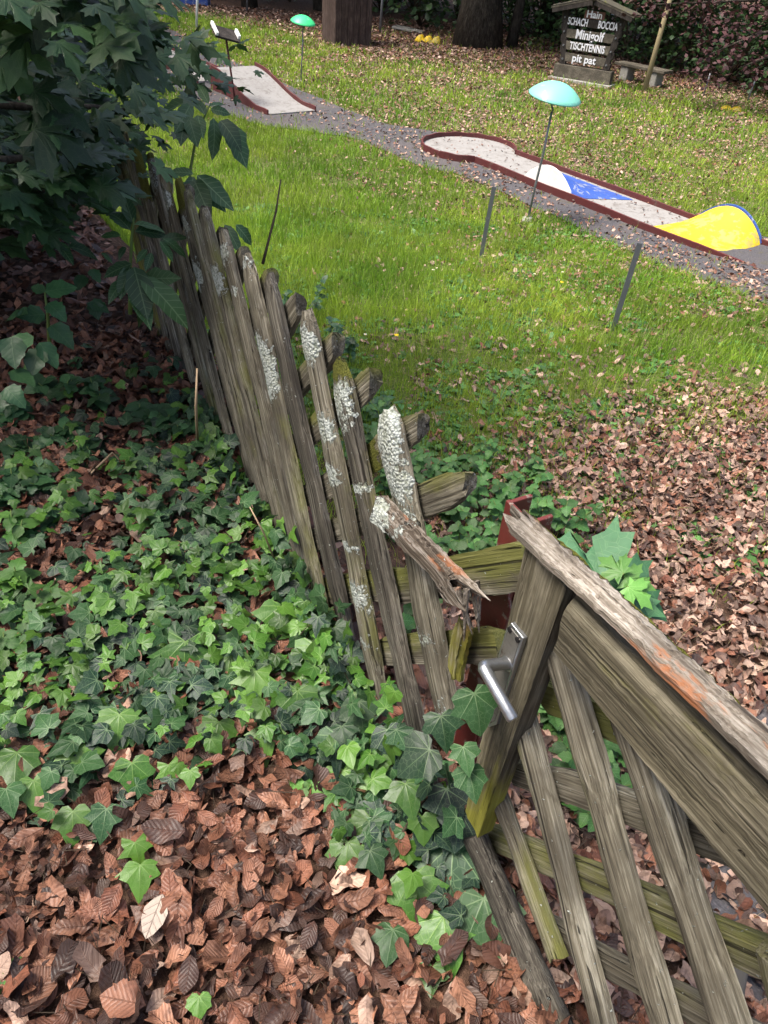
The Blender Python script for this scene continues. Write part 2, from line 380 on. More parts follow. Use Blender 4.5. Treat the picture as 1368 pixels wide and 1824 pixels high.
# ------------------------------------------------------------ leaf templates
class T: pass
def fan_template(half, bend=0., fold=0., droop=0., seed=0, jit=.02):
    r = random.Random(seed)
    pts = [(x*(1+r.uniform(-jit, jit)*3), y+r.uniform(-jit, jit)) for x, y in half]
    mir = [(-x*(1+r.uniform(-jit, jit)*3), y+r.uniform(-jit, jit)) for x, y in reversed(half[1:-1])]
    out = [half[0]] + pts[1:-1] + [half[-1]] + mir
    m = len(out); ctr = np.array([0, .12])
    outer = np.array(out); inner = ctr + (outer-ctr)*.5
    P = np.vstack([outer, inner, [ctr]])
    F = []
    for i in range(m):
        j = (i+1) % m
        F += [(i, j, m+j), (i, m+j, m+i), (m+i, m+j, 2*m)]
    x, y = P[:, 0], P[:, 1]; rr = np.hypot(x, y-.12); an = np.arctan2(x, y-.12)
    z = -droop*rr**2 + fold*np.abs(x)*.5 - bend*np.maximum(y, 0)**2 + .035*np.cos(an*5+r.uniform(0, 6))*rr
    t = T(); t.V = np.column_stack([x, y, z]); t.F = np.array(F); t.lc = np.column_stack([x, y, 0*x]); return t
def lens_template(n=6, wid=.3, bend=0., fold=.1, serr=0., seed=0, peak=.45, curl=0., twist=0., wav=0., torn=0.):
    r = random.Random(seed); V = []; L = []
    ys = np.linspace(0, 1, n+1)
    def wv(t): return wid*(math.sin(math.pi*t**(math.log(.5)/math.log(peak)))**.8 if 0 < t < 1 else 0.)
    for i, t in enumerate(ys):
        w_ = wv(t)*(1+r.uniform(-.06, .06)); k = 1+serr*(1 if i % 2 else -1)
        if i in (0, n): V.append((0, t, 0)); L.append((0, t, 0)); continue
        for sx in (-1, 0, 1):
            x = sx*w_*(k if sx else 1)*(1-torn*r.random()**2.5 if sx else 1); V.append((x, t+torn*r.uniform(-.08, .08), torn*r.uniform(-.10, .10))); L.append((x, t, 0))
    V = np.array(V, float); F = []
    def idx(i, s): return 0 if i == 0 else (1+3*(n-1) if i == n else 1+3*(i-1)+s)
    for i in range(n):
        for s in (0, 1):
            a, b, c, d = idx(i, s), idx(i, s+1), idx(i+1, s+1), idx(i+1, s)
            if i == 0: F.append((a, c, d))
            elif i == n-1: F.append((a, b, c))
            else: F += [(a, b, c), (a, c, d)]
    x, y = V[:, 0].copy(), V[:, 1].copy()
    ca = curl; z = V[:, 2] + fold*np.abs(x) + wav*np.sin(y*9+r.uniform(0, 6))*np.abs(x)
    if abs(ca) > .01:                                   # roll the blade about its midrib
        a = x*ca/max(wid, .01); V[:, 0] = np.sin(a)*wid/ca; z = z + (1-np.cos(a))*wid/ca
    if abs(bend) > .01:
        yy = np.sin(y*bend)/bend; z2 = (1-np.cos(y*bend))/bend; V[:, 1] = yy - z*np.sin(y*bend); z = z*np.cos(y*bend) - z2
    if twist:
        a = (y-.5)*twist; X = V[:, 0].copy(); V[:, 0] = X*np.cos(a)-z*np.sin(a); z = X*np.sin(a)+z*np.cos(a)
    V[:, 2] = z; t = T(); t.V = V; t.F = np.array(F); t.lc = np.array(L); return t
IVY = [(0, 0), (.10, -.12), (.27, -.16), (.42, -.06), (.42, .08), (.60, .25), (.46, .36), (.29, .42), (.22, .62), (0, .92)]
IVYD = [(0, 0), (.12, -.10), (.30, -.22), (.36, -.06), (.30, .06), (.62, .30), (.36, .34), (.20, .40), (.14, .64), (0, 1.0)]
IVYR = [(0, -.02), (.12, -.13), (.30, -.14), (.46, .02), (.45, .16), (.52, .32), (.36, .42), (.28, .50), (.17, .70), (0, .88)]
MAPLE = [(0, 0), (.13, -.05), (.38, -.15), (.34, -.02), (.30, .08), (.48, .13), (.68, .20), (.58, .30), (.74, .46), (.52, .45), (.40, .52), (.30, .44), (.17, .42), (.22, .62), (.32, .74), (.16, .76), (.10, .87), (0, 1.04)]
def variants(fn, n): return [fn(i) for i in range(n)]
T_IVY = variants(lambda i: fan_template([IVYR, IVY, IVY, IVYD][i % 4], bend=random.uniform(.05, .35), fold=random.uniform(-.1, .3), droop=random.uniform(.05, .3), seed=i, jit=.035), 16)
T_MAPLE = variants(lambda i: fan_template(MAPLE, bend=random.uniform(.1, .4), fold=random.uniform(-.15, .15), droop=random.uniform(.05, .25), seed=i, jit=.012), 8)
T_LENS = variants(lambda i: lens_template(7, random.uniform(.19, .25), random.uniform(.3, 1.0), random.uniform(.1, .4), .06, i, wav=.15), 8)
T_OVATE = variants(lambda i: lens_template(8, random.uniform(.34, .42), random.uniform(.2, .8), random.uniform(.05, .35), .10, i, .38, wav=.15), 8)
T_DEAD = variants(lambda i: lens_template(7, random.uniform(.22, .36), random.uniform(-1.3, 1.1), random.uniform(-.3, .5), .04, i, random.uniform(.42, .56), random.choice([-1, 1])*random.uniform(.1, 1.4), random.uniform(-.8, .8), .45, .5 if i % 3 == 0 else .18), 40)
T_DEADLO = variants(lambda i: lens_template(3, random.uniform(.24, .36), random.uniform(-1.0, 1.0), random.uniform(-.5, .6), 0, i, .48, 0, random.uniform(-1, 1), .3, .4), 20)
T_FAR = variants(lambda i: lens_template(2, .36, random.uniform(-.4, .8), random.uniform(-.3, .4), 0, i), 6)

def bases(nrm, heading):
    """nrm (N,3), heading (N,3): rows local x,y,z"""
    z = norm(nrm); y = norm(heading - z*np.sum(heading*z, 1, keepdims=True)); x = np.cross(y, z)
    return np.stack([x, y, z], 1)
def rand_dirs(n, tilt, up=None):
    v = rng.normal(size=(n, 3))*tilt; v[:, 2] += 1
    if up is not None: v += np.asarray(up)
    return v
def merge(name, mat, temps, pos, B, scale, rn, parent=None, loc=None, smooth=True):
    pos = np.asarray(pos, float); n = len(pos)
    scale = np.broadcast_to(np.asarray(scale, float), (n,)); pick = rng.integers(0, len(temps), n)
    Vs, Fs, L, Rn, off = [], [], [], [], 0
    for k, t in enumerate(temps):
        ix = np.nonzero(pick == k)[0]
        if not len(ix): continue
        m = len(t.V)
        v = np.einsum('ij,njk->nik', t.V, B[ix])*scale[ix, None, None] + pos[ix, None, :]
        Vs.append(v.reshape(-1, 3)); Fs.append((t.F[None]+(np.arange(len(ix))*m)[:, None, None]+off).reshape(-1, 3))
        L.append(np.tile(t.lc, (len(ix), 1))); Rn.append(np.repeat(rn[ix], m, 0)); off += m*len(ix)
    l = np.asarray(loc, float) if loc is not None else (ORIG[parent.name] if parent else np.zeros(3))
    me = make_mesh(name, np.concatenate(Vs)-l, np.concatenate(Fs), dict(lc=np.concatenate(L), rn=np.concatenate(Rn)), mat, smooth)
    o = put(name, me, parent, l); o['kind'] = 'stuff'; return o
_lib = {}
def leaf_lib(key, temps, mat, per=3):
    if key not in _lib:
        out = []
        for i, t in enumerate(temps):
            for j in range(per):
                r = np.tile(rng.random(3), (len(t.V), 1)); out.append(make_mesh(key, t.V, t.F, dict(lc=t.lc, rn=r), mat, True))
        _lib[key] = out
    return _lib[key]
def single(key, temps, mat, parent, pos, B, scale, name='leaf'):
    lib = leaf_lib(key, temps, mat); out = []
    for i in range(len(pos)):
        out.append(put(name, lib[random.randrange(len(lib))], parent, pos[i], B[i], float(scale[i])))
    return out
def split_leaves(key, temps, mat, parent, pos, B, scale, rn, restname, nmax=300, name='leaf'):
    """the nmax that show largest become parts, the rest one stuff part"""
    x, y, c = proj(pos); vis = (x > -40) & (x < 1408) & (y > -40) & (y < 1864) & ((pos-O)@FW > .1)
    size = np.where(vis, scale/c, 0); order = np.argsort(-size)
    top = order[:nmax]; top = top[size[top] > 0]; rest = np.setdiff1d(np.arange(len(pos)), top)
    single(key, temps, mat, parent, pos[top], B[top], scale[top], name)
    if len(rest): merge(restname, mat, temps, pos[rest], B[rest], scale[rest], rn[rest], parent)

# ============================================================ SETTING
def lawn_mask(x, y):
    m = sstep(.2, .7, qside(x, y))*sstep(26, 21, y + .35*np.maximum(x-3, 0)-.9*np.clip(-x-1, 0, 6))*sstep(1.6, 4.2, y)
    return m*sstep(-12, -9, x)*sstep(11.5, 9.5, x)
xs = np.concatenate([np.linspace(-160, -9, 16), np.arange(-8.4, 10.5, .12), np.linspace(11, 160, 16)])
ys = np.concatenate([np.linspace(-60, -2, 10), np.arange(-1.5, 16, .12), np.arange(16.3, 40, .7), np.linspace(42, 260, 12)])
X, Y = np.meshgrid(xs, ys); Z = ground(X, Y)
nx, ny = len(xs), len(ys); I = np.arange(nx*ny).reshape(ny, nx)
Fq = np.stack([I[:-1, :-1], I[:-1, 1:], I[1:, 1:], I[1:, :-1]], -1).reshape(-1, 4)
gme = make_mesh('ground', np.stack([X, Y, Z], -1).reshape(-1, 3), Fq, dict(lawn=lawn_mask(X, Y).ravel()), MAT['ground'], True)
tag(put('ground', gme), kind='structure')

def ribbon(name, left, right, mat, dz=.012, nsub=10, ncross=8):
    def res(pl):
        pl = np.asarray(pl, float); t = np.linspace(0, len(pl)-1, (len(pl)-1)*nsub+1)
        return np.column_stack([np.interp(t, np.arange(len(pl)), pl[:, k]) for k in (0, 1)])
    a, b = res(left), res(right); n = len(a)
    P = np.stack([a+(b-a)*k/ncross for k in range(ncross+1)], 1)
    e = .16*(fbm(P[..., 0], P[..., 1], 3, 3)-.5)
    wgt = np.abs(np.linspace(-1, 1, ncross+1))**2; dirv = norm(b-a)[:, None, :]
    P = P + dirv*(e*wgt)[..., None]
    z = ground(P[..., 0], P[..., 1])+dz
    V = np.concatenate([P, z[..., None]], -1).reshape(-1, 3); I = np.arange(len(V)).reshape(n, ncross+1)
    F = np.stack([I[:-1, :-1], I[:-1, 1:], I[1:, 1:], I[1:, :-1]], -1).reshape(-1, 4)
    return tag(put(name, make_mesh(name, V, F, None, mat, True)), kind='structure')
def gp(lst): return [G(*p)[:2] for p in lst]
PATH_N = gp([(1480, 590), (1368, 545), (1150, 462), (1000, 392), (850, 322), (740, 292), (620, 243), (480, 228), (400, 205)]) + [np.array(p) for p in [(-5.2, 16.2), (-7.2, 19.3), (-9.6, 23.5), (-13, 30.)]]
PATH_F = gp([(1480, 470), (1368, 428), (1217, 378), (1090, 334), (960, 285), (860, 252), (690, 222), (600, 190), (560, 172)]) + [np.array(p) for p in [(-3.2, 17.4), (-5.4, 20.8), (-7.8, 25.), (-11, 31.)]]
ribbon('asphalt_path', PATH_N, PATH_F, MAT['asphalt'])
PATH_POLY = [tuple(p) for p in PATH_N] + [tuple(p) for p in reversed(PATH_F)]
GP_L = [np.array(p) for p in [(.50, .10), (.78, .62), (1.15, 1.35), (2.05, 2.35), (3.0, 3.3)]]
GP_R = [np.array(p) for p in [(1.6, -.4), (1.9, .3), (2.3, 1.0), (3.2, 2.0), (4.0, 2.9)]]
ribbon('gate_path', GP_L, GP_R, MAT['asphalt'])
GP_POLY = [tuple(p) for p in GP_L]+[tuple(p) for p in reversed(GP_R)]

# ============================================================ FENCE
def bar_mesh(L, wid, thk, prof='half', nseg=26, top=0, bot=0, shear_top=0., shear_bot=0., seed=0, wob=1.0, lich=(), alg=.2, moss=(), taper=0., algside=0., bow=0., flat=.75):
    """local z = length, x = width, -y = face to the camera"""
    r = np.random.default_rng(seed)
    if prof == 'half':
        a = np.linspace(0, math.pi, 9); px = np.cos(a)*.5*wid; py = -(np.sin(a)**flat)*thk
        px = np.concatenate([px, [-.2*wid, .2*wid]]); py = np.concatenate([py, [0.002, 0.002]])
    elif prof == 'round':
        a = np.linspace(0, 2*math.pi, 13)[:-1]; px = np.cos(a)*.5*wid; py = -np.sin(a)*.5*thk-.5*thk
    else:
        b = min(wid, thk)*.12
        h, t = wid/2, thk
        pr = [(h, -b), (h, -t+b), (h-b, -t), (h*.33, -t), (-h*.33, -t), (-h+b, -t), (-h, -t+b), (-h, -b), (-h+b, 0), (h-b, 0)]
        px = np.array([p[0] for p in pr]); py = np.array([p[1] for p in pr])
    m = len(px); ts = np.linspace(0, 1, nseg+1)
    ts = np.unique(np.concatenate([ts, [.985, .965, .94] if top else [], [.008] if bot else []]))
    n = len(ts); V = np.zeros((n, m, 3))
    ph = r.uniform(0, 6, 8)
    prof_noise = r.normal(size=m)*.035*wid*wob
    for i, t in enumerate(ts):
        z = t*L; k = 1.0
        if top: k *= 1-top*np.clip((t-.93)/.07, 0, 1)**1.6
        if bot: k *= 1-bot*np.clip((.03-t)/.03, 0, 1)
        k *= 1-taper*t
        wv = 1+.05*wob*math.sin(z*17+ph[0])+.03*wob*math.sin(z*41+ph[1])
        dx = .004*wob*math.sin(z*7+ph[2])+.002*wob*math.sin(z*19+ph[3])+bow*4*t*(1-t)
        nz = r.normal(size=m)*.012*wid*wob
        V[i, :, 0] = px*k*wv+dx+nz+prof_noise*k; V[i, :, 1] = py*(1-.5*(1-k))*wv
        V[i, :, 2] = z
    V[:, :, 2] += (V[:, :, 0])*shear_top*(ts[:, None]**6) + V[:, :, 0]*shear_bot*((1-ts[:, None])**6)
    V[-1, :, 2] += r.normal(size=m)*.003*wob; V[0, :, 2] += r.normal(size=m)*.004*wob
    P = V.reshape(-1, 3)
    P = np.vstack([P, V[0].mean(0), V[-1].mean(0)])
    F = [(i*m+k, i*m+(k+1) % m, (i+1)*m+(k+1) % m, (i+1)*m+k) for i in range(n-1) for k in range(m)]
    F += [(n*m, (k+1) % m, k) for k in range(m)] + [(n*m+1, (n-1)*m+k, (n-1)*m+(k+1) % m) for k in range(m)]
    zz = P[:, 2]; xx = P[:, 0]; yy = P[:, 1]
    front = np.clip(-yy/thk*1.6, .25, 1)
    lic = np.zeros(len(P)); mos = np.zeros(len(P))
    for (t0, rad, st, xo) in lich:
        d = np.sqrt(((zz/L-t0)*L/rad)**2+((xx/wid-xo)*.55*2)**2*(wid/.055)**0); lic = np.maximum(lic, st*np.clip(1.25-d, 0, 1)*np.clip(front+.2, 0, 1))
    for (t0, rad, st) in moss:
        d = np.abs(zz/L-t0)*L/rad; mos = np.maximum(mos, st*np.clip(1.3-d, 0, 1))
    al = alg + .25*np.sin(zz*3+ph[4]) + algside*(xx/wid)*2 + .18*(1-zz/L)
    return P, F, dict(lic=lic, mos=mos, alg=np.clip(al, 0, 1.4))
def place_bar(name, p0, p1, yaxis, mesh, mat, parent, label=None):
    z = norm(np.asarray(p1)-np.asarray(p0)); y = norm(np.asarray(yaxis)-z*(np.asarray(yaxis)@z)); x = np.cross(y, z)
    P, F, at_ = mesh
    o = put(name, make_mesh(name, P, F, at_, mat, True), parent, p0, np.stack([x, y, z]))
    o.data.polygons.foreach_set('use_smooth', np.ones(len(o.data.polygons), bool))
    o.data.set_sharp_from_angle(angle=math.radians(42)) if hasattr(o.data, 'set_sharp_from_angle') else None
    if label: o['label'] = label
    return o

fence = thing('lattice_fence', 'weathered grey wooden lattice fence with crossed half-round pales, spotted with lichen', 'fence', fpt(.9, 0, 0))
fr = [  # top pixel, bottom pixel, lichen patches (t along, radius m, strength, side), moss, extra width
    ((692, 731), (803, 1292), [(.97, .10, 1.3, .1), (.80, .07, 1.1, 0), (.69, .03, .8, .3), (.30, .03, .8, -.1), (.05, .06, .6, .2)], [], .060),
    ((604, 645), (767, 1405), [(.93, .05, 1.1, .1), (.88, .025, 1.1, -.2), (.73, .025, 1.0, 0), (.55, .02, .7, .2), (.42, .02, .7, 0)], [(.985, .03, .8)], .056),
    ((547, 557), (662, 1150), [(.93, .055, 1.25, 0), (.73, .045, 1.25, .1), (.62, .04, 1.1, 0), (.43, .022, .9, .1), (.30, .05, 1.35, 0), (.16, .02, .9, -.1)], [], .055),
    ((481, 499), (613, 1100), [(.72, .02, .7, .2)], [], .058),
    ((440, 457), (578, 1098), [(.985, .02, 1.0, 0), (.72, .10, 1.6, 0)], [], .056),
    ((399, 413), (540, 1010), [(.94, .04, 1.0, 0), (.83, .025, .8, .3)], [], .055),
    ((364, 378), (506, 955), [(.80, .055, 1.4, 0)], [], .054),
    ((335, 346), (470, 885), [(.89, .015, .8, .2)], [], .052),
    ((318, 322), (438, 800), [(.86, .05, 1.1, 0), (.70, .06, 1.4, 0)], [(.97, .07, 1.4)], .055),
    ((287, 296), (400, 742), [(.88, .06, 1.2, 0)], [], .052),
    ((268, 277), (372, 690), [(.91, .07, 1.0, 0)], [(1.0, .02, 1.0)], .052),
    ((244, 268), (340, 655), [(.8, .06, .6, 0)], [(.93, .12, 1.4)], .060),
]
for i, (t, b, li, mo, wd) in enumerate(fr):
    s1, h1 = fsh(*t, -.012); s0, h0 = fsh(*b, -.012)
    k = max(h0-.05, 0) if i not in (0,) else 0.0
    s0 -= (s1-s0)/(h1-h0)*k; h0 -= k
    p0, p1 = fpt(s0, h0, -.006), fpt(s1, h1, -.006)
    L = np.linalg.norm(p1-p0)
    me = bar_mesh(L, wd*1.42, .024, 'half', 30, top=.5, bot=.2, shear_top=.35, seed=40+i, lich=li, moss=mo, alg=-.12 if i < 4 else -.02, algside=.25, wob=1.1, flat=.42)
    place_bar('pale', p0, p1, NF, me, MAT['pale'] if i not in (1, 3) else MAT['pale_dark'], fence)
for k in range(3):                                          # fence goes on behind the leaves
    s1 = fsh(244, 268, -.012)[0]+.19*(k+1)
    p0, p1 = fpt(s1-.48, .0, -.006), fpt(s1, .8, -.006)
    place_bar('pale', p0, p1, NF, bar_mesh(np.linalg.norm(p1-p0), .05, .028, 'half', 14, top=.5, seed=90+k, alg=.3), MAT['pale_dark'], fence)
bk = [((836, 858), 0), ((752, 762), 0), ((667, 677), 0), ((600, 607), 0), ((535, 543), 0), ((485, 496), 0), ((437, 450), 0), ((398, 412), 0), ((366, 378), 0), ((337, 345), 0), ((300, 318), 0), ((280, 295), 0)]
for i, (t, _) in enumerate(bk):
    s1, h1 = fsh(*t, .016); dh = h1-.02; ds = dh*math.tan(math.radians(44))
    p0, p1 = fpt(s1+ds, h1-dh, .006), fpt(s1, h1, .006)
    me = bar_mesh(np.linalg.norm(p1-p0), .060 if i < 3 else .056, .032, 'half', 26, seed=140+i, alg=.15, algside=.5, shear_top=.8, top=.3, moss=[(.80, .05, .9)] if i in (1, 4, 6) else [], lich=[(.92, .04, .6, .2)] if i < 2 else [])
    place_bar('back_pale', p0, p1, -NF, me, MAT['pale'], fence)
for (r_, l_, wd) in [((944, 1012), (640, 1052), .075), ((892, 1152), (735, 1163), .062)]:
    (s1, h1), (s0, h0) = fsh(*r_, .016), fsh(*l_, .016)
    if wd < .07: s0 += .14; h0 -= .15
    else: s0 += .20; h0 -= .2
    p0, p1 = fpt(s0, h0, .006), fpt(s1, h1, .006)
    me = bar_mesh(np.linalg.norm(p1-p0), wd, .036, 'half', 24, seed=200+int(wd*1000), alg=.5, algside=.5, shear_top=.3, top=.12)
    place_bar('back_pale', p0, p1, -NF, me, MAT['pale'], fence)
# snapped-off pale hanging forward, and a splintered stub still nailed on
def jagged(mesh, seed, amt, end=1):
    P, F, a = mesh; r = np.random.default_rng(seed); L = P[:, 2].max()
    if end: w_ = np.clip((P[:, 2]/L-.82)/.18, 0, 1)
    else: w_ = np.clip((.18-P[:, 2]/L)/.18, 0, 1)
    key = np.round(P[:, 0]*160).astype(int); jv = {k: r.uniform(-1, .15) for k in np.unique(key)}
    P[:, 2] += (1 if end else -1)*np.array([jv[k] for k in key])*amt*w_; return P, F, a
p1 = fpt(*fsh(686, 893, -.042), -.042); p0 = at(848, 1076, float((fpt(-.045, .66, -.05)-O)@FW))
me = bar_mesh(np.linalg.norm(p1-p0), .056, .03, 'half', 40, seed=301, wob=2.6, lich=[(.93, .05, 1.2, -.2), (.7, .02, .8, .2)], alg=-.15)
place_bar('broken_pale', p0, p1, NF, jagged(me, 5, .07, 0), MAT['splinter'], fence, 'splintered pale snapped off and leaning across its neighbours')
sh0, sh1 = fsh(806, 1216, -.03), fsh(822, 1112, -.03)
p0, p1 = fpt(*sh0, -.012), fpt(*sh1, -.012)
me = bar_mesh(np.linalg.norm(p1-p0), .035, .016, 'half', 22, seed=311, wob=2.6, alg=.5, bot=.6)
place_bar('splintered_stub', p0, p1, NF, jagged(jagged(me, 6, .05, 1), 9, .05, 0), MAT['splinter'], fence, 'short splintered green stub of a broken pale')
# orange splinters at the break
mb = MB(); base = at(838, 1068, float((fpt(-.045, .66, -.05)-O)@FW))
for k in range(5):
    d = norm(np.array([.3+random.uniform(-.3, .3), -.35, -.8+random.uniform(-.2, .2)])); q = base+np.array([random.uniform(-.02, .02), random.uniform(-.01, .01), random.uniform(-.01, .02)])
    mb.tube([q-d*.02, q+d*.025, q+d*random.uniform(.04, .07)], [.006, .004, .0008], 5)
mb.build('splinters', MAT['cap'], fence)

# steel gate post behind the lattice
post = thing('gate_post', 'red painted steel gate post with peeling paint behind the fence end', 'gate post', fpt(.0, 0, .07))
s0, h0 = fsh(905, 893, .07); s1, h1 = fsh(940, 927, .07)
hh = (h0+h1)/2
mb = MB()
ax = np.stack([DV, NF, ZV])
mb.box(fpt((s0+s1)/2, hh/2-.06, .072), (abs(s0-s1)/2+.004, .004, hh/2+.06), ax); bevel(mb.build('web', MAT['red_steel'], post), .002)
for s_ in (s0+.001, s1-.001):
    mb = MB(); mb.box(fpt(s_, hh/2-.061, .098), (.004, .021, hh/2+.058), ax); bevel(mb.build('flange', MAT['red_steel'], post), .002)
# striker plate with a rounded corner
ps = [fsh(*p, .045) for p in [(850, 1240), (845, 1130), (862, 1052), (890, 1040), (905, 1056), (908, 1085), (890, 1150), (862, 1245)]]
V = [fpt(s, h, .044) for s, h in ps]+[fpt(s, h, .050) for s, h in ps]; n = len(ps)
F = [tuple(range(n)), tuple(range(2*n-1, n-1, -1))]+[(i, n+i, n+(i+1) % n, (i+1) % n) for i in range(n)]
bevel(wmesh('striker_plate', V, F, MAT['red_steel'], post), .0015)

# ============================================================ GATE
gate = thing('garden_gate', 'weathered wooden garden gate of crossed round pales with a lever handle', 'gate', fpt(-.6, 0, 0))
OG = -.035
def gbar(name, pa, pb, o, wid, thk, prof, seed, mat='pale', side=1, ext0=0., ext1=0., **kw):
    (sa, ha), (sb, hb) = fsh(*pa, o), fsh(*pb, o)
    a, b = fpt(sa, ha, o), fpt(sb, hb, o); d = norm(b-a); a = a-d*ext0; b = b+d*ext1
    return place_bar(name, a, b, NF*side, bar_mesh(np.linalg.norm(b-a), wid, thk, prof, 30, seed=seed, **kw), MAT[mat], gate)
gbar('pale', (1082, 1824), (938, 1240), -.004, .044, .030, 'half', 401, ext0=.12, ext1=.03, alg=.12, algside=-.4)
gbar('pale', (1196, 1810), (1015, 1180), -.004, .050, .032, 'half', 402, ext0=.3, ext1=.05, alg=.05, algside=-.4)
gbar('pale', (1318, 1824), (1165, 1370), -.004, .052, .034, 'half', 403, ext0=.45, ext1=.12, alg=.3, algside=-.3)
gbar('pale', (988, 1660), (888, 1385), -.004, .038, .028, 'half', 404, ext0=.03, ext1=.03, alg=.1, algside=.3)
d1 = gbar('pale', (1010, 1824), (868, 1500), -.006, .165, .06, 'round', 405, mat='pale_dark', ext0=.12, ext1=.02, alg=-.1, taper=.6)
d1['label'] = 'thick dark damp bottom pale of the gate'
gbar('back_pale', (1100, 1292), (968, 1248), .006, .050, .034, 'half', 411, side=-1, ext0=.5, ext1=.0, alg=.75)
gbar('back_pale', (1282, 1505), (918, 1378), .006, .048, .034, 'half', 412, side=-1, ext0=.3, ext1=.02, alg=.3)
gbar('back_pale', (1368, 1716), (865, 1492), .006, .050, .036, 'half', 413, side=-1, ext0=.25, ext1=.02, alg=.4)
gbar('back_pale', (1260, 1824), (970, 1655), .006, .048, .034, 'half', 414, side=-1, ext0=.35, ext1=.02, alg=.35)
for k in range(3):                                         # the rest of the gate beside the camera
    s = -.84-.2*k
    p0, p1 = fpt(s-.18, .22, -.004), fpt(s+.22, .70, -.004)
    place_bar('pale', p0, p1, NF, bar_mesh(np.linalg.norm(p1-p0), .05, .032, 'half', 16, seed=430+k, alg=.2), MAT['pale'], gate)
def board(name, quad, o, thk, mat, seed, nl=60, nw=8, rot=0.0, alg=.2, algfn=None, mos=0.):
    """plank from a quad of (s,h): a0,a1 = left bottom/top, b0,b1 = right bottom/top"""
    a0, a1, b0, b1 = [np.array(q) for q in quad]; r = np.random.default_rng(seed)
    A0, A1, B0, B1 = [fpt(q[0], q[1], o) for q in (a0, a1, b0, b1)]
    org = (A0+A1)/2; zax = norm((B0+B1)/2-org); yax = NF; xax = np.cross(yax, zax)
    us = np.linspace(0, 1, nl+1); vs_ = np.linspace(0, 1, nw+1); V = []; al = []; mo_ = []
    edge = np.cumsum(r.normal(size=nl+1)); edge = (edge-edge.mean())/max(edge.std(), .1)
    for side in (0, 1):
        for i, u in enumerate(us):
            for v in vs_:
                P = (A0*(1-u)+B0*u)*(1-v)+(A1*(1-u)+B1*u)*v
                chip = rot*np.clip((v-.72)/.28, 0, 1)**2
                P = P + ZV*chip*(edge[i]*.5-.6)*.016
                dpt = (side*thk if side else 0.0)+(chip*.012*(1+.6*edge[i]) if not side else -chip*.003)
                P = P + NF*(dpt + (.0012*math.sin(v*9+seed)+r.normal()*.0005 if not side else 0))
                V.append([(P-org)@xax, (P-org)@yax, (P-org)@zax])
                al.append(alg+(algfn(u, v) if algfn else 0)); mo_.append(mos*(1 if v > .9 else 0))
    m = (nl+1)*(nw+1); I = np.arange(m).reshape(nl+1, nw+1); F = []
    for i in range(nl):
        for j in range(nw):
            F.append((I[i, j], I[i, j+1], I[i+1, j+1], I[i+1, j])); F.append((m+I[i, j], m+I[i+1, j], m+I[i+1, j+1], m+I[i, j+1]))
        F.append((I[i, 0], I[i+1, 0], m+I[i+1, 0], m+I[i, 0])); F.append((I[i, nw], m+I[i, nw], m+I[i+1, nw], I[i+1, nw]))
    for j in range(nw):
        F.append((I[0, j], m+I[0, j], m+I[0, j+1], I[0, j+1])); F.append((I[nl, j], I[nl, j+1], m+I[nl, j+1], m+I[nl, j]))
    n = len(V); me = make_mesh(name, np.array(V), F, dict(alg=np.clip(al, -1, 1.4), lic=np.zeros(n), mos=np.array(mo_)), mat, True)
    me.set_sharp_from_angle(angle=math.radians(40))
    return put(name, me, gate, org, np.stack([xax, yax, zax]))
def bevelboard(o): return o
q = {k: fsh(*p, OG-.014) for k, p in dict(tl=(938, 958), tr=(1010, 1048), mr=(985, 1152), br=(897, 1375), bl=(828, 1445), b2=(852, 1492)).items()}
# stile: length runs from foot to top
stile = board('stile', (q['b2'], q['bl'], (q['tr'][0], q['tr'][1]+.0), q['tl']), OG-.014, .032, MAT['board'], 501, 40, 8, alg=-.05, algfn=lambda u, v: 1.05*max(0, 1-u*2.1)+.55*(1 if v < .3 else 0)*max(0, 1-u*1.3))
rl = {k: fsh(*p, OG-.018) for k, p in dict(a1=(1012, 1060), a0=(987, 1158), b1=(1368, 1395), b0=(1368, 1628)).items()}
ext = lambda a, b, s: (s, a[1]+(b[1]-a[1])*(s-a[0])/(b[0]-a[0]))
rail = board('top_rail', (rl['a0'], rl['a1'], ext(rl['a0'], rl['b0'], -1.12), ext(rl['a1'], rl['b1'], -1.12)), OG-.018, .034, MAT['board'], 502, 110, 10, rot=1.0, alg=-.05, algfn=lambda u, v: .45*math.exp(-((u-.13)/.10)**2-((v-.5)/.22)**2)+.3*(u > .2)*math.sin(u*14+v*5))
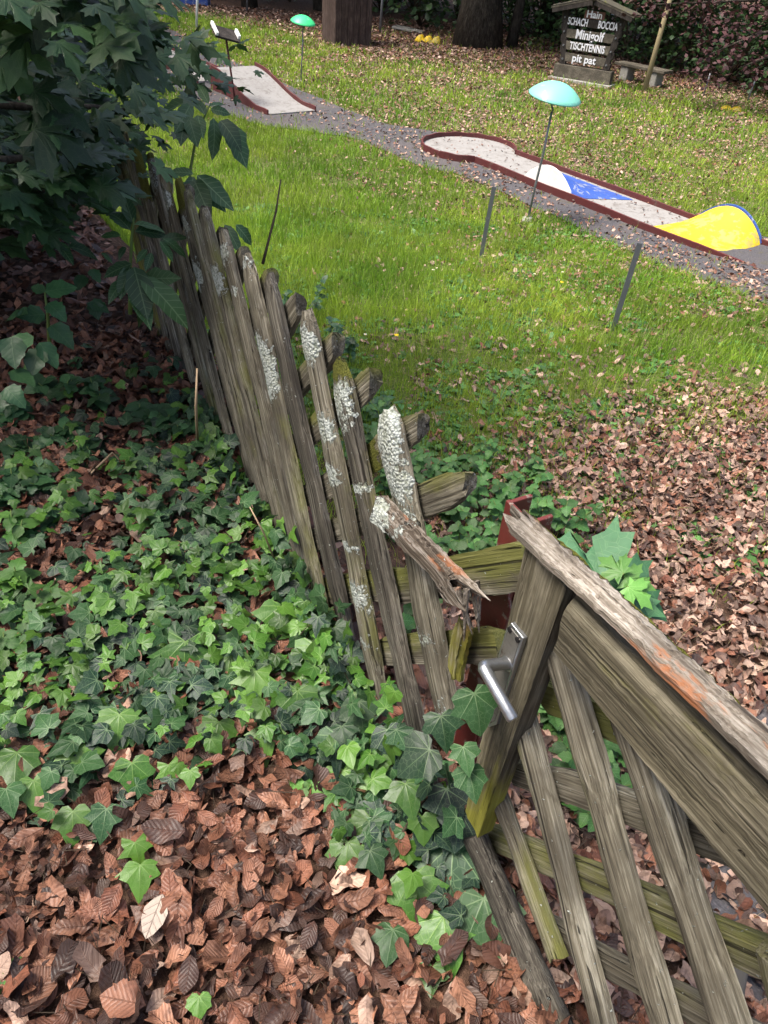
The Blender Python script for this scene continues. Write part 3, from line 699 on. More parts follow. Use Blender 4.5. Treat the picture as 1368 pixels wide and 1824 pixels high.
# cap board: lies on the rail, tilted a little to the front
cs0, ch0 = fsh(944, 942, -.03); cs1, ch1 = fsh(1368, 1332, -.03)
ch = .5*(rl['a1'][1]+ext(rl['a1'], rl['b1'], -.55)[1])
def capboard():
    nl, nw = 130, 8; r = np.random.default_rng(9); V = []; mos = []
    sA, sB = -.118, -1.14
    hA = rl['a1'][1]+.014; hB = ext(rl['a1'], rl['b1'], -1.12)[1]+.014
    e1 = np.cumsum(r.normal(size=nl+1)); e1 = (e1-np.linspace(e1[0], e1[-1], nl+1)); e1 /= max(e1.std(), .1)
    org = fpt(sA, hA, -.03); zax = norm(fpt(sB, hB, -.03)-org); yax = norm(ZV-zax*zax[2]); xax = np.cross(yax, zax)
    for side in (1, 0):
        for i in range(nl+1):
            u = i/nl
            for j in range(nw+1):
                v = j/nw; o = -.060+.033*v + (.003*e1[i]*(1 if j == 0 else 0)) + (.0025*e1[-i]*(1 if j == nw else 0))
                s = sA+(sB-sA)*u+(.012*r.normal() if i == 0 else 0); h = hA+(hB-hA)*u
                h += (.0 if side == 0 else .016-.006*abs(v-.55)*2+.0014*r.normal()) - .006*(1-v)
                V.append(fpt(s, h, o)-org); mos.append(.75 if (v > .9) else (.2 if v > .75 else 0))
    V = np.array(V)@np.stack([xax, yax, zax]).T
    m = (nl+1)*(nw+1); I = np.arange(m).reshape(nl+1, nw+1); F = []
    for i in range(nl):
        for j in range(nw):
            F.append((I[i, j], I[i, j+1], I[i+1, j+1], I[i+1, j])); F.append((m+I[i, j], m+I[i+1, j], m+I[i+1, j+1], m+I[i, j+1]))
        F.append((I[i, 0], I[i+1, 0], m+I[i+1, 0], m+I[i, 0])); F.append((I[i, nw], m+I[i, nw], m+I[i+1, nw], I[i+1, nw]))
    for j in range(nw):
        F.append((I[0, j], m+I[0, j], m+I[0, j+1], I[0, j+1])); F.append((I[nl, j], I[nl, j+1], m+I[nl, j+1], m+I[nl, j]))
    me = make_mesh('cap_board', V, F, dict(mos=np.array(mos), alg=np.full(len(V), -.4), lic=np.zeros(len(V))), MAT['cap'], True)
    me.set_sharp_from_angle(angle=math.radians(50))
    put('cap_board', me, gate, org, np.stack([xax, yax, zax]))['label'] = 'grey rotting cap board with orange flakes and moss along its edge'
capboard()
# far stile and hinge post beside the camera
p0, p1 = fpt(-1.10, .1, -.005), fpt(-1.10, .86, -.005)
place_bar('stile', p0, p1, NF, bar_mesh(.76, .09, .03, 'rect', 16, seed=520), MAT['board'], gate)
hp = thing('hinge_post', 'dark wooden gate post beside the path', 'gate post', fpt(-1.22, 0, 0))
p0, p1 = fpt(-1.22, -.1, .05), fpt(-1.22, 1.0, .05)
place_bar('post', p0, p1, NF, bar_mesh(1.1, .11, .11, 'round', 16, seed=521, top=.3), MAT['pale_dark'], hp)
# lock plate + lever handle
OP = OG-.0145
pc = [fsh(*p, OP-.006) for p in [(902, 1120), (911, 1109), (933, 1137), (884, 1291), (871, 1295), (861, 1262)]]
def poly_plate(name, pc, o0, o1, mat, par):
    V = [fpt(s, h, o0) for s, h in pc]+[fpt(s, h, o1) for s, h in pc]; n = len(pc)
    return bevel(wmesh(name, V, [tuple(range(n)), tuple(range(2*n-1, n-1, -1))]+[(i, n+i, n+(i+1) % n, (i+1) % n) for i in range(n)], MAT[mat], par), .0012)
plate = poly_plate('lock_plate', pc, OP-.007, OP+.001, 'alu', gate)
mc = np.mean(pc, 0); poly_plate('plate_face', [tuple(mc+(np.array(q)-mc)*np.array([.80, .94])) for q in pc], OP-.0078, OP-.0055, 'plate', plate)
for px, py in [(907, 1122), (921, 1140)]:
    s, h = fsh(px, py, OP-.009); mb = MB(); mb.tube([fpt(s, h, OP-.0095), fpt(s, h, OP-.006)], [.0042, .0046], 12); mb.build('screw', MAT['black'], plate)
sN, hN = fsh(901, 1183, OP-.01)
elb = fpt(*fsh(860, 1187, OP-.058), OP-.058); tip = fpt(*fsh(914, 1282, OP-.056), OP-.056)
mb = MB(); nk = fpt(sN, hN, OP-.003)
mb.tube([nk, nk-NF*.006], [.0125, .0120], 20)
d1_ = norm(elb-nk); d2_ = norm(tip-elb)
arc = [elb-d1_*.008, elb-d1_*.003+d2_*.001, elb+d2_*.004, elb+d2_*.010]
mb.tube([nk-NF*.004, nk+(elb-nk)*.5]+arc+[elb+(tip-elb)*.5, tip-d2_*.002, tip], [.0095, .009, .009, .0092, .009, .0088, .0085, .0085, .0075], 20)
mb.build('lever_handle', MAT['alu'], gate, True).data.set_sharp_from_angle(angle=math.radians(45))

# ============================================================ MINIGOLF LANES AND LAWN FURNITURE
L0 = G(872, 301)[:2]; L1 = G(1368, 483)[:2]; LD = norm(L1-L0); LN = np.array([-LD[1], LD[0]]); LZ = -1.335
def lp(s, t, z=0.): q = L0+LD*s+LN*t; return np.array([q[0], q[1], LZ+z])
lane = thing('minigolf_lane', 'long concrete minigolf lane with dark red border and round end', 'minigolf lane', lp(2, .43))
LW = .87; CC = (-.98, .40); CR = .74; LE = 6.2
def arc_pts(n=40):
    a0 = math.atan2(0-CC[1], math.sqrt(CR**2-CC[1]**2)); a1 = math.atan2(LW-CC[1], math.sqrt(CR**2-(LW-CC[1])**2))
    return [(CC[0]+CR*math.cos(a), CC[1]+CR*math.sin(a)) for a in np.linspace(a0, a1-2*math.pi, n)]
arcp = arc_pts()
outline = [(LE, 0)]+arcp+[(LE, LW)]
V = [lp(s, t, .02) for s, t in outline]+[lp(s, t, -.12) for s, t in outline]; n = len(outline)
wmesh('bed', V, [tuple(range(n))[::-1], tuple(range(n, 2*n))]+[(i, (i+1) % n, n+(i+1) % n, n+i) for i in range(n)], MAT['concrete'], lane)
def border(name, pts, parent, zf, h=.085, thk=.028, z0=-.05, mat='lane_red'):
    pts = np.asarray(pts, float); m = len(pts); V = []
    for i in range(m):
        d = norm(pts[min(i+1, m-1)]-pts[max(i-1, 0)]); nn = np.array([-d[1], d[0]])*thk/2
        wob = .006*math.sin(i*1.7)
        for sg, z in ((-1, z0), (-1, h+wob), (1, h+wob), (1, z0)): q = pts[i]+nn*sg; V.append(zf(q[0], q[1], z))
    F = [(i*4+k, i*4+(k+1) % 4, i*4+4+(k+1) % 4, i*4+4+k) for i in range(m-1) for k in range(4)]+[(0, 3, 2, 1), (m*4-4, m*4-3, m*4-2, m*4-1)]
    return bevel(wmesh(name, V, F, MAT[mat], parent), .004)
border('border', [(s, -.012) for s in np.linspace(arcp[0][0]+.03, LE, 14)], lane, lp)
border('border', [(s, LW+.012) for s in np.linspace(arcp[-1][0]+.03, LE, 14)], lane, lp)
border('end_border', [(CC[0]+(x-CC[0])*1.017, CC[1]+(y-CC[1])*1.017) for x, y in arcp], lane, lp)
def banked(name, label, s0, s1, h, far, mat_in, mat_out, slip=0.):
    """banked curve piece: an arch plate along one border, its surface falling to the lane"""
    o = thing(name, label, 'minigolf obstacle', lp((s0+s1)/2, LW/2)); nu, nt = 22, 14
    def pt(u, v, dz=0.):
        t = LW-.02-v*(LW-.10) if far else .02+v*(LW-.10)
        k = max(0., math.sin(math.pi*min(u*(1.0 if not slip else 1.0), 1)))**.75
        return lp(s0+(s1-s0)*u+slip*v*u-(.10*v*(1-u) if far else 0), t, .026+dz+h*k*(1-v)**1.7)
    V = [pt(i/nu, j/nt) for i in range(nu+1) for j in range(nt+1)]; m = nt+1
    wmesh('bank', V, [(i*m+j, i*m+j+1, (i+1)*m+j+1, (i+1)*m+j) for i in range(nu) for j in range(nt)], MAT[mat_in], o, None, True)
    off = np.array([*(LN*(.028 if far else -.028)), 0]); V = []
    for k in (0, 1):
        for i in range(nu+1):
            q = pt(i/nu, 0, .022)+off*(k*.9+.1); V += [q, np.array([q[0], q[1], LZ-.02])]
    n = 2*(nu+1); F = []
    for i in range(nu): a = 2*i; F += [(a, a+2, a+3, a+1), (n+a, n+a+1, n+a+3, n+a+2), (a, n+a, n+a+2, a+2)]
    wmesh('arch_plate', V, F, MAT[mat_out], o)
banked('banked_curve', 'banked obstacle with white arched plate and blue surface on the round-ended lane', .72, 1.66, .27, False, 'bluep', 'whitep', .42)
banked('banked_curve', 'yellow banked obstacle with blue arched back plate on the round-ended lane', 3.02, 3.98, .30, True, 'yellowp', 'bluep')

# second lane with a raised jump
A2 = G(479, 207)[:2]; D2 = norm(np.array([-.607, .795])); N2 = np.array([D2[1], -D2[0]])
def l2(s, t, z=0.): q = A2+D2*s+N2*t; return np.array([q[0], q[1], -1.335+z])
lane2 = thing('ramp_lane', 'concrete minigolf lane rising to a jump ramp with red border', 'minigolf lane', l2(2, .45))
def zprof(s): return .02+.34*sstep(.35, 2.3, np.array(s))
ss_ = np.linspace(0, 2.35, 16); V = []
for s in ss_:
    for t in (0, .93): V.append(l2(s, t, float(zprof(s))))
for s in ss_:
    for t in (0, .93): V.append(l2(s, t, -.1))
m = 32; F = [(2*i, 2*i+1, 2*i+3, 2*i+2) for i in range(15)]+[(2*i, 2*i+2, m+2*i+2, m+2*i) for i in range(15)]+[(2*i+1, m+2*i+1, m+2*i+3, 2*i+3) for i in range(15)]+[(0, m, m+1, 1), (30, 31, m+31, m+30)]
wmesh('ramp_bed', V, F, MAT['concrete'], lane2)
for t in (-.014, .944):
    border('border', [(s, t) for s in ss_], lane2, lambda s, t_, z: l2(s, t_, z+float(zprof(s))-.02 if z > 0 else z))
V = [l2(s, t, z) for z in (.03, -.1) for s, t in ((3.0, 0), (3.0, .93), (7.0, .93), (7.0, 0))]
wmesh('far_bed', V, [(0, 3, 2, 1), (4, 5, 6, 7), (0, 1, 5, 4), (2, 3, 7, 6), (1, 2, 6, 5), (3, 0, 4, 7)], MAT['concrete'], lane2)
for t in (-.014, .944): border('border', [(s, t) for s in np.linspace(3, 7, 6)], lane2, l2)
for nm, lab, mat, c, hw in [('barrier_block', 'yellow barrier block on the far minigolf lane', 'yellowp', (6.9, .2), (.22, .16, .2)), ('barrier_block', 'pink barrier block on the far minigolf lane', 'pinkp', (6.2, .25), (.12, .14, .15)), ('barrier_block', 'blue barrier block on the far minigolf lane', 'bluep', (5.85, .3), (.1, .14, .14))]:
    mb = MB(); q = l2(c[0], c[1], .03+hw[2]); mb.box(q, hw, np.array([[*D2, 0], [*N2, 0], [0, 0, 1]])); mb.box(q+np.array([0, 0, hw[2]+.02]), (hw[0]*.7, hw[1]*.6, .03), np.array([[*D2, 0], [*N2, 0], [0, 0, 1]]))
    bevel(tag(mb.build(nm, MAT[mat], None, loc=q), lab, 'barrier'), .03, 3)
p = G(330, 140); mb = MB(); mb.box(p+np.array([0, 0, .12]), (.12, .05, .14)); mb.box(p+np.array([0, 0, .28]), (.14, .06, .02))
# umbrella lamps
def mushroom_lamp(name, label, bpx, tpx, rad, mat, tilt, lean_x=0.0):
    b = G(*bpx); ht = height_at(b, *tpx); top = O+ray(*tpx)*(b[1]/ray(*tpx)[1])
    t = thing(name, label, 'lamp', b, 'mushroom lamps beside the minigolf lanes')
    mb = MB(); mid = b+(top-b)*.55+np.array([.01, 0, 0])
    mb.tube([b-np.array([0, 0, .1]), b+(top-b)*.3, mid, b+(top-b)*.86], [.014, .014, .0135, .013], 10)
    pole = mb.build('pole', MAT['galv'], t, True)
    mb = MB(); e = b+(top-b)*.86; c = top
    mb.tube([e, e+np.array([.012, -.01, .03]), e+np.array([-.012, 0, .07]), c-np.array([0, 0, .02])], [.011, .011, .011, .014], 8); mb.build('neck', MAT['galv'], t, True)
    az = norm(np.array([math.sin(tilt), -.10, math.cos(tilt)])); axx = norm(np.cross(np.array([0, 1., 0]), az)); ayy = np.cross(az, axx)
    prof = [(rad*x, rad*.46*(1-x**2.3)-.03) for x in np.linspace(1, .001, 12)]
    inner = [(rad*x*.985, rad*.46*(1-x**2.3)-.036) for x in np.linspace(.001, 1, 12)]
    mb = MB(); mb.lathe([(rad*.97, -.045)]+[(rad*1.0, -.04)]+prof+inner, c, 28, np.stack([axx, ayy, az])); mb.build('shade', MAT[mat], t, True)
    mb = MB(); mb.lathe([(.001, .03), (.025, .03), (.035, 0), (.035, -.04), (.02, -.07), (.001, -.075)], c-az*.02, 12, np.stack([axx, ayy, az])); mb.build('bulb_socket', MAT['whitep'], t, True)
    mb = MB(); mb.lathe([(.09, -.05), (.085, .01), (.06, .035), (.001, .04)], b, 10); mb.build('footing', MAT['stone'], t, True)
mushroom_lamp('mushroom_lamp', 'worn turquoise mushroom lamp on thin pole beside the round-ended lane', (940, 392), (990, 166), .30, 'turq', .10)
mushroom_lamp('mushroom_lamp', 'bright green mushroom lamp beyond the jump ramp', (536, 146), (540, 36), .25, 'green_paint', .14)
# grey steel posts in the grass
for b, t, lab in [((855, 466), (880, 333), 'slim grey steel post in the grass beside the turquoise lamp'), ((1090, 592), (1140, 433), 'slim grey steel post in the grass, the one nearer to the gate')]:
    B = G(*b); tp = O+ray(*t)*(B[1]/ray(*t)[1]); d = norm(tp-B); xx = norm(np.cross([0, 1., 0], d)); yy = np.cross(d, xx); mb = MB()
    mb.box((B+tp)/2-d*.06, (.020, .003, np.linalg.norm(tp-B)/2+.06), np.stack([xx, yy, d])); mb.box((B+tp)/2-d*.06+xx*.018+yy*.0165, (.003, .016, np.linalg.norm(tp-B)/2+.06), np.stack([xx, yy, d]))
    tag(mb.build('steel_post', MAT['galv'], None, loc=B), lab, 'post', 'grey steel posts in the lawn')
# scoring desk on red post
b = G(421, 190); tp = O+ray(402, 64)*(b[1]/ray(402, 64)[1])
t = thing('scoring_stand', 'red post with a small tilted writing board beside the jump ramp', 'stand', b)
mb = MB(); mb.tube([b-np.array([0, 0, .1]), tp], [.018, .018], 8); mb.build('pole', MAT['lane_red'], t, True)
ax = np.stack([norm([.86, .45, -.22]), norm([-.45, .8, .42]), norm(np.cross([.86, .45, -.22], [-.45, .8, .42]))])
mb = MB(); mb.box(tp+np.array([0, 0, .03]), (.22, .16, .018), ax); bevel(mb.build('writing_board', MAT['sign_post'], t), .004)
mb = MB(); mb.box(tp+np.array([0, 0, .03])-ax[0]*.2+ax[2]*.045, (.02, .16, .025), ax); mb.build('rim', MAT['whitep'], t); mb = MB(); mb.box(tp+np.array([0, 0, .03])+ax[0]*.2+ax[2]*.05, (.02, .10, .03), ax); mb.build('rim', MAT['whitep'], t)

# signboard
SL = G(986, 139); SR = G(1086, 156); SX = norm((SR-SL)*np.array([1, 1, 0])); SY = np.array([-SX[1], SX[0], 0]); SC = (SL+SR)/2; SW = np.linalg.norm((SR-SL)[:2])
SAX = np.stack([SX, SY, ZV])
def sg(x, y, z): return SC+SX*x+SY*y+ZV*z
sign = thing('signboard', 'dark wooden signboard with little roof and white lettering on four planks', 'sign', SC)
HS = 1.62*.95
mb = MB(); mb.box(sg(0, 0, .19), (SW/2, .10, .13), SAX); bevel(mb.build('base_beam', MAT['sign_wood'], sign), .01)
mb = MB(); mb.box(sg(0, 0, .0), (SW/2+.06, .22, .055), SAX); bevel(mb.build('plinth', MAT['stone'], sign), .01)
for sx in (-1, 1):
    p0 = sg(sx*.52, -.02, .30); p1 = sg(sx*.69, -.02, 1.36); d = norm(p1-p0); xx = norm(np.cross(SY, d))
    mb = MB(); mb.box((p0+p1)/2, (.062, .05, np.linalg.norm(p1-p0)/2), np.stack([xx, SY, d]))
    for k in range(5): mb.box(p0+(p1-p0)*(.1+.2*k)+xx*.07*sx, (.022, .045, .07), np.stack([xx, SY, d]))
    po = bevel(mb.build('post', MAT['sign_post'], sign), .012)
    for k in range(4): mbb = MB(); mbb.tube([p0+(p1-p0)*(.12+.25*k)-SY*.06, p0+(p1-p0)*(.12+.25*k)-SY*.085], [.022, .018], 8); mbb.build('bolt', MAT['galv'], po)
def text(body, size, cx, cz, y, parent, wid=None):
    cu = bpy.data.curves.new('lettering', 'FONT'); cu.body = body; cu.size = size; cu.extrude = .006; cu.offset = size*.018; cu.align_x = 'CENTER'; cu.align_y = 'CENTER'; cu.resolution_u = 3
    tmp = bpy.data.objects.new('lettering', cu); C.objects.link(tmp); dg = bpy.context.evaluated_depsgraph_get()
    me = bpy.data.meshes.new_from_object(tmp.evaluated_get(dg)); bpy.data.objects.remove(tmp)
    xs_ = np.array([v.co.x for v in me.vertices]); k = wid/(xs_.max()-xs_.min()) if wid else 1
    for v in me.vertices: v.co.x *= k
    me.materials.clear(); me.materials.append(MAT['letters'])
    return put('lettering', me, parent, sg(cx, y, cz), np.stack([SX, ZV, -SY]))
rows = [(1.16, .66, .075), (.93, .635, .085), (.70, .60, .085), (.47, .565, .085)]
tx = [[('SCHACH', .20, -.34, .48), ('BOCCIA', .20, .38, .46)], [('Minigolf', .25, 0, .68)], [('TISCHTENNIS', .20, .0, .86)], [('pit pat', .21, -.02, .58)]]
for (z, hw, hh_), ts in zip(rows, tx):
    mb = MB(); mb.box(sg(0, -.05, z), (hw-.045, .018, hh_), SAX); pl_ = bevel(mb.build('plank', MAT['sign_wood'] if z < 1.1 else MAT['sign_post'], sign), .006)
    for body, size, cx, wd in ts: text(body, size, cx, z, -.076, pl_, wd)
mb = MB(); mb.box(sg(.02, -.055, 1.325), (.24, .016, .075), SAX); pl_ = bevel(mb.build('plaque', MAT['plaque'], sign), .005); text('Hain', .19, .02, 1.33, -.079, pl_, .36)
def roof_side(sx):
    a = sg(0, 0, 1.60); e = sg(sx*.98, 0, 1.36); d = norm(e-a); nn = norm(np.cross(d, SY))*(-sx); nn = nn if nn[2] > 0 else -nn
    mb = MB(); mb.box((a+e)/2+nn*.03, (np.linalg.norm(e-a)/2, .24, .022), np.stack([d, SY, nn])); ro = bevel(mb.build('roof', MAT['sign_wood'], sign), .008)
    mb = MB(); mb.box((a+e)/2-SY*.21-nn*.035, (np.linalg.norm(e-a)/2-.03, .025, .04), np.stack([d, SY, nn])); mb.build('barge_board', MAT['sign_post'], ro)
    V = []; F = []; nu = 20
    for i in range(nu+1):
        for j in range(7):
            q = a+(e-a)*(i/nu)+SY*(-.25+.5*j/6)+nn*(.053+.03*random.random()*(1 if 0 < j < 6 else .2)); V.append(q)
    F = [(i*7+j, i*7+j+1, i*7+j+8, i*7+j+7) for i in range(nu) for j in range(6)]
    wmesh('moss', V, F, MAT['sign_moss'], ro, None, True)
roof_side(-1); roof_side(1)
mb = MB(); mb.tube([sg(0, -.3, 1.64), sg(0, .3, 1.64)], [.05, .05], 10); mb.build('ridge', MAT['sign_moss'], sign, True)
mb = MB(); mb.box(sg(0, -.04, 1.48), (.03, .03, .12), SAX); mb.build('king_post', MAT['sign_post'], sign)
# bench behind the sign
b0, b1 = G(1114, 143), G(1164, 154); bx = norm((b1-b0)*np.array([1, 1, 0])); by = np.array([-bx[1], bx[0], 0]); bax = np.stack([bx, by, ZV])
bench = thing('park_bench', 'low bench of one dark plank on two pale concrete blocks', 'bench', (b0+b1)/2)
for q in (b0, b1): mb = MB(); mb.box(q+np.array([0, 0, .13]), (.11, .16, .17), bax); bevel(mb.build('leg', MAT['stone'], bench), .02)
mb = MB(); mb.box((b0+b1)/2+np.array([0, 0, .335]), (np.linalg.norm(b1-b0)/2+.3, .19, .03), bax); bevel(mb.build('seat', MAT['sign_wood'], bench), .008)
# wooden pole
b = G(1147, 164); tp = O+ray(1196, -10)*(b[1]/ray(1196, -10)[1]); d = tp-b; mb = MB()
mb.tube([b-d*.1, b+d*.5, b+d*1.6], [.065, .055, .045], 10)
MAT['pole'] = paint_mat('pale_pole_wood', (.26, .215, .12), (.16, .14, .09), .4, .8, 6, .3); 
tag(mb.build('wooden_pole', MAT['pole'], None, True, loc=b), 'tall leaning pale wooden pole beside the bench', 'pole')
# slim poles further back
for b, t, r_, mat, lab in [((350, 52), (353, -60), .035, 'whitep', 'white metal pole at the far edge of the lawn'), ((677, 56), (684, -40), .04, 'galv', 'grey pole beside the dark shed'), ((440, 20), (441, -40), .03, 'galv', 'thin dark pole in front of the wooded slope'), ((1253, 170), (1266, 128), .018, 'galv', 'thin wire-fence post under the copper beech'), ((1330, 184), (1350, 130), .018, 'galv', 'thin wire-fence post among the dark shrubs')]:
    B = G(*b); tp = O+ray(*t)*(B[1]/ray(*t)[1]); mb = MB(); mb.tube([B-(tp-B)*.1, (B+tp)/2, tp], [r_, r_, r_*.9], 8)
    tag(mb.build('slim_pole', MAT[mat], None, True, loc=B), lab, 'pole')
# shed
a, c, e = G(572, 76), G(597, 82), G(661, 82)
d1_ = norm((e-c)*[1, 1, 0]); d2_ = np.array([-d1_[1], d1_[0], 0]); w1 = np.linalg.norm(e-c); w2 = .9
shed = thing('shed', 'small dark brown wooden hut with scalloped roof edge', 'shed', (c+e)/2)
sax = np.stack([d1_, d2_, ZV])
for k in range(6):
    mb = MB(); mb.box(c+d1_*w1*(k+.5)/6+ZV*.85+d2_*(.02+.003*(k % 2)), (w1/12-.004, .02, .95), sax); bevel(mb.build('plank', MAT['shed'], shed), .004)
for k in range(5):
    for sx, off in ((0, 0), (1, w1)):
        mb = MB(); mb.box(c+d1_*(off-(.02 if sx else -.02))+d2_*(.045+w2*(k+.5)/5)+ZV*.85, (.02, w2/10-.004, .95), sax); bevel(mb.build('plank', MAT['shed'], shed), .004)
mb = MB(); mb.box(c+d1_*w1/2+d2_*(w2+.06)+ZV*.85, (w1/2, .02, .95), sax); mb.build('back_wall', MAT['shed'], shed)
mb = MB(); mb.box(c+d1_*w1/2+d2_*(w2/2)+ZV*1.86, (w1/2+.15, w2/2+.15, .04), sax); ro = bevel(mb.build('roof', MAT['sign_post'], shed), .01)
for k in range(9):
    mb = MB(); q = c+d1_*(-.12+(w1+.24)*(k+.5)/9)-d2_*.13+ZV*1.0; q = q+ZV*.80; mb.lathe([(.001, -.012), (w1/18+.008, -.012), (w1/18+.008, .012), (.001, .012)], q, 12, np.stack([d1_, ZV, d2_])); mb.build('scallop', MAT['sign_wood'], ro)
# odds and ends at the wood's edge
def wavy(name, lab, px, n, mat, wid, rz, amp=.13):
    b = G(*px); t = []; V = []; F = []
    for i in range(25):
        for j in (0, 1):
            x = -wid/2+wid*i/24; z = .03+amp*abs(math.sin(i/24*math.pi*n)); V += [b+np.array([x*math.cos(rz), x*math.sin(rz), 0])+np.array([-math.sin(rz), math.cos(rz), 0])*(.3*(j-.5))+ZV*zz for zz in (z, -.02)]
    for i in range(24):
        a = i*4; F += [(a, a+4, a+6, a+2), (a, a+1, a+5, a+4), (a+2, a+6, a+7, a+3)]
    F += [(0, 2, 3, 1), (96, 97, 99, 98)]
    tag(wmesh(name, V, F, MAT[mat], None, None, True, loc=b), lab, 'minigolf obstacle')
wavy('wave_obstacle', 'yellow wavy minigolf obstacle lying under the trees', (763, 75), 3, 'yellowp', .75, -.3)
wavy('wave_obstacle', 'low yellow obstacle lying in the leaves below the copper beech', (1302, 196), 2, 'yellowp', .42, -.4, .03)
b = G(728, 56); mb = MB(); mb.box(b+ZV*.05, (.5, .22, .03), np.stack([norm([1, -.35, -.08]), norm([.35, 1, 0]), norm([.08, 0, 1])])); bevel(tag(mb.build('loose_slab', MAT['stone'], None, loc=b), 'pale slab lying at the foot of the trees', 'slab'), .01)
b = G(345, 8); mb = MB(); mb.box(b+ZV*.25, (.55, .2, .25)); mb.box(b+ZV*.55, (.3, .15, .06)); bevel(tag(mb.build('blue_bench', MAT['bluep'], None, loc=b), 'blue painted box bench at the top of the lawn', 'bench'), .02)
b = G(222, 10); mb = MB(); mb.box(b+ZV*.5, (.14, .08, .5)); mb.box(b+ZV*1.05, (.2, .1, .05)); bevel(tag(mb.build('marker_box', MAT['pinkp'], None, loc=b), 'orange red marker post beyond the leaves beside the path', 'marker'), .01)
# mossy kerb inside the gate
ka, kb = np.array([.56, .18]), np.array([1.02, 1.06]); kd = norm(kb-ka); kn = np.array([-kd[1], kd[0]])
for k in range(2):
    q = ka+(kb-ka)*(k+.5)/2; z = float(ground(q[0], q[1])); mb = MB(); mb.box((*q, z-.042), (np.linalg.norm(kb-ka)/4-.006, .045, .05), np.array([[*kd, 0], [*kn, 0], [0, 0, 1]]))
    bevel(tag(mb.build('kerb_stone', MAT['kerb'], None, loc=(*q, z)), ['mossy dark kerb stone behind the gate, beside its foot', 'mossy dark kerb stone behind the gate, farther up the path edge'][k], 'kerb stone', 'kerb stones'), .012, 3)

# ============================================================ FALLEN LEAVES
def scatter_xy(x0, x1, y0, y1, per_m2):
    n = int((x1-x0)*(y1-y0)*per_m2); return rng.uniform(x0, x1, n), rng.uniform(y0, y1, n)
def in_view(x, y, z=0., pad=120):
    p = np.stack([x, y, ground(x, y)+z], -1); a, b, c = proj(p); return ((p-O)@FW > .15) & (a > -pad) & (a < 1368+pad) & (b > -pad) & (b < 1824+pad)
def in_xy(poly, x, y): return inpoly(x, y, poly)
def flat_leaves(x, y, tilt, lift, smin, smax):
    n = len(x); z = ground(x, y)+rng.uniform(*lift, n); s = rng.uniform(smin, smax, n)
    hd = np.stack([np.cos(a := rng.uniform(0, 6.283, n)), np.sin(a), np.zeros(n)], -1)
    B = bases(rand_dirs(n, tilt), hd); pos = np.stack([x, y, z], -1)-B[:, 1]*s[:, None]*.5
    return pos, B, s, rng.random((n, 3))
litter = thing('leaf_litter', 'brown dry beech leaves covering the ground beneath the ivy and fence', 'leaf litter', (-.4, 1, 0))
# woodland side, dense
x, y = scatter_xy(-1.9, .75, -.15, 2.9, 2300); k = (qside(x, y) < .12) & (rng.random(len(x)) < .55+.6*fbm(x, y, 5, 4)); x, y = x[k], y[k]
P_, B_, S_, R_ = flat_leaves(x, y, .30, (.004, .05), .036, .088)
k = rng.random(len(P_)) < .88
near = in_view(P_[:, 0], P_[:, 1])
kk = k & near
split_leaves('leaf', T_DEAD, MAT['dead'], litter, P_[kk], B_[kk], S_[kk], R_[kk], 'brown_leaves', 260)
kk = (~k) & near
split_leaves('pale_leaf', T_DEAD, MAT['dead_pale'], litter, P_[kk], B_[kk], S_[kk], R_[kk], 'pale_leaves', 40, 'leaf')
merge('brown_leaves', MAT['dead'], T_DEADLO, P_[~near], B_[~near], S_[~near], R_[~near], litter)
# a few leaves one can name
def px_leaf(key, tmpl, mat, parent, bx, by, tx_, ty, z0, z1, upmix=1.0, name='leaf'):
    b, t = gz(bx, by, z0), gz(tx_, ty, z1); y_ = t-b; L = np.linalg.norm(y_)
    nrm = ZV*upmix+norm(O-b)*.5+rng.normal(size=3)*.08
    return single(key, tmpl, mat, parent, [b], bases(np.array([nrm]), np.array([y_])), [L], name)[0]
FLATL = [lens_template(8, .30, .15, .10, .05, 3, .5)]; FLATB = [lens_template(8, .36, .3, .12, .04, 5, .52, .6, .3, .3, .2), lens_template(8, .33, -.3, .12, .04, 6, .5, -.5, -.4, .3, .2)]
px_leaf('skeleton', FLATL, MAT['skeleton'], litter, 290, 1592, 258, 1672, .065, .055)['label'] = 'bleached pale leaf with dark veins'
for bx, by, tx_, ty in [(322, 1573, 309, 1662), (215, 1572, 183, 1628), (335, 1428, 300, 1470), (395, 1595, 372, 1640), (560, 1640, 540, 1694), (330, 1480, 250, 1478), (260, 1790, 175, 1775), (340, 1700, 330, 1772)]:
    px_leaf('big_leaf', FLATB, MAT['dead'], litter, bx, by, tx_, ty, .06, .06)
x, y = scatter_xy(-6, -.2, 1.2, 9, 420); k = (qside(x, y) < .05) & ((y > 2.9) | (x < -1.9)); x, y = x[k], y[k]
P_, B_, S_, R_ = flat_leaves(x, y, .4, (.005, .05), .05, .09); merge('brown_leaves', MAT['dead'], T_DEADLO, P_, B_, S_, R_, litter)

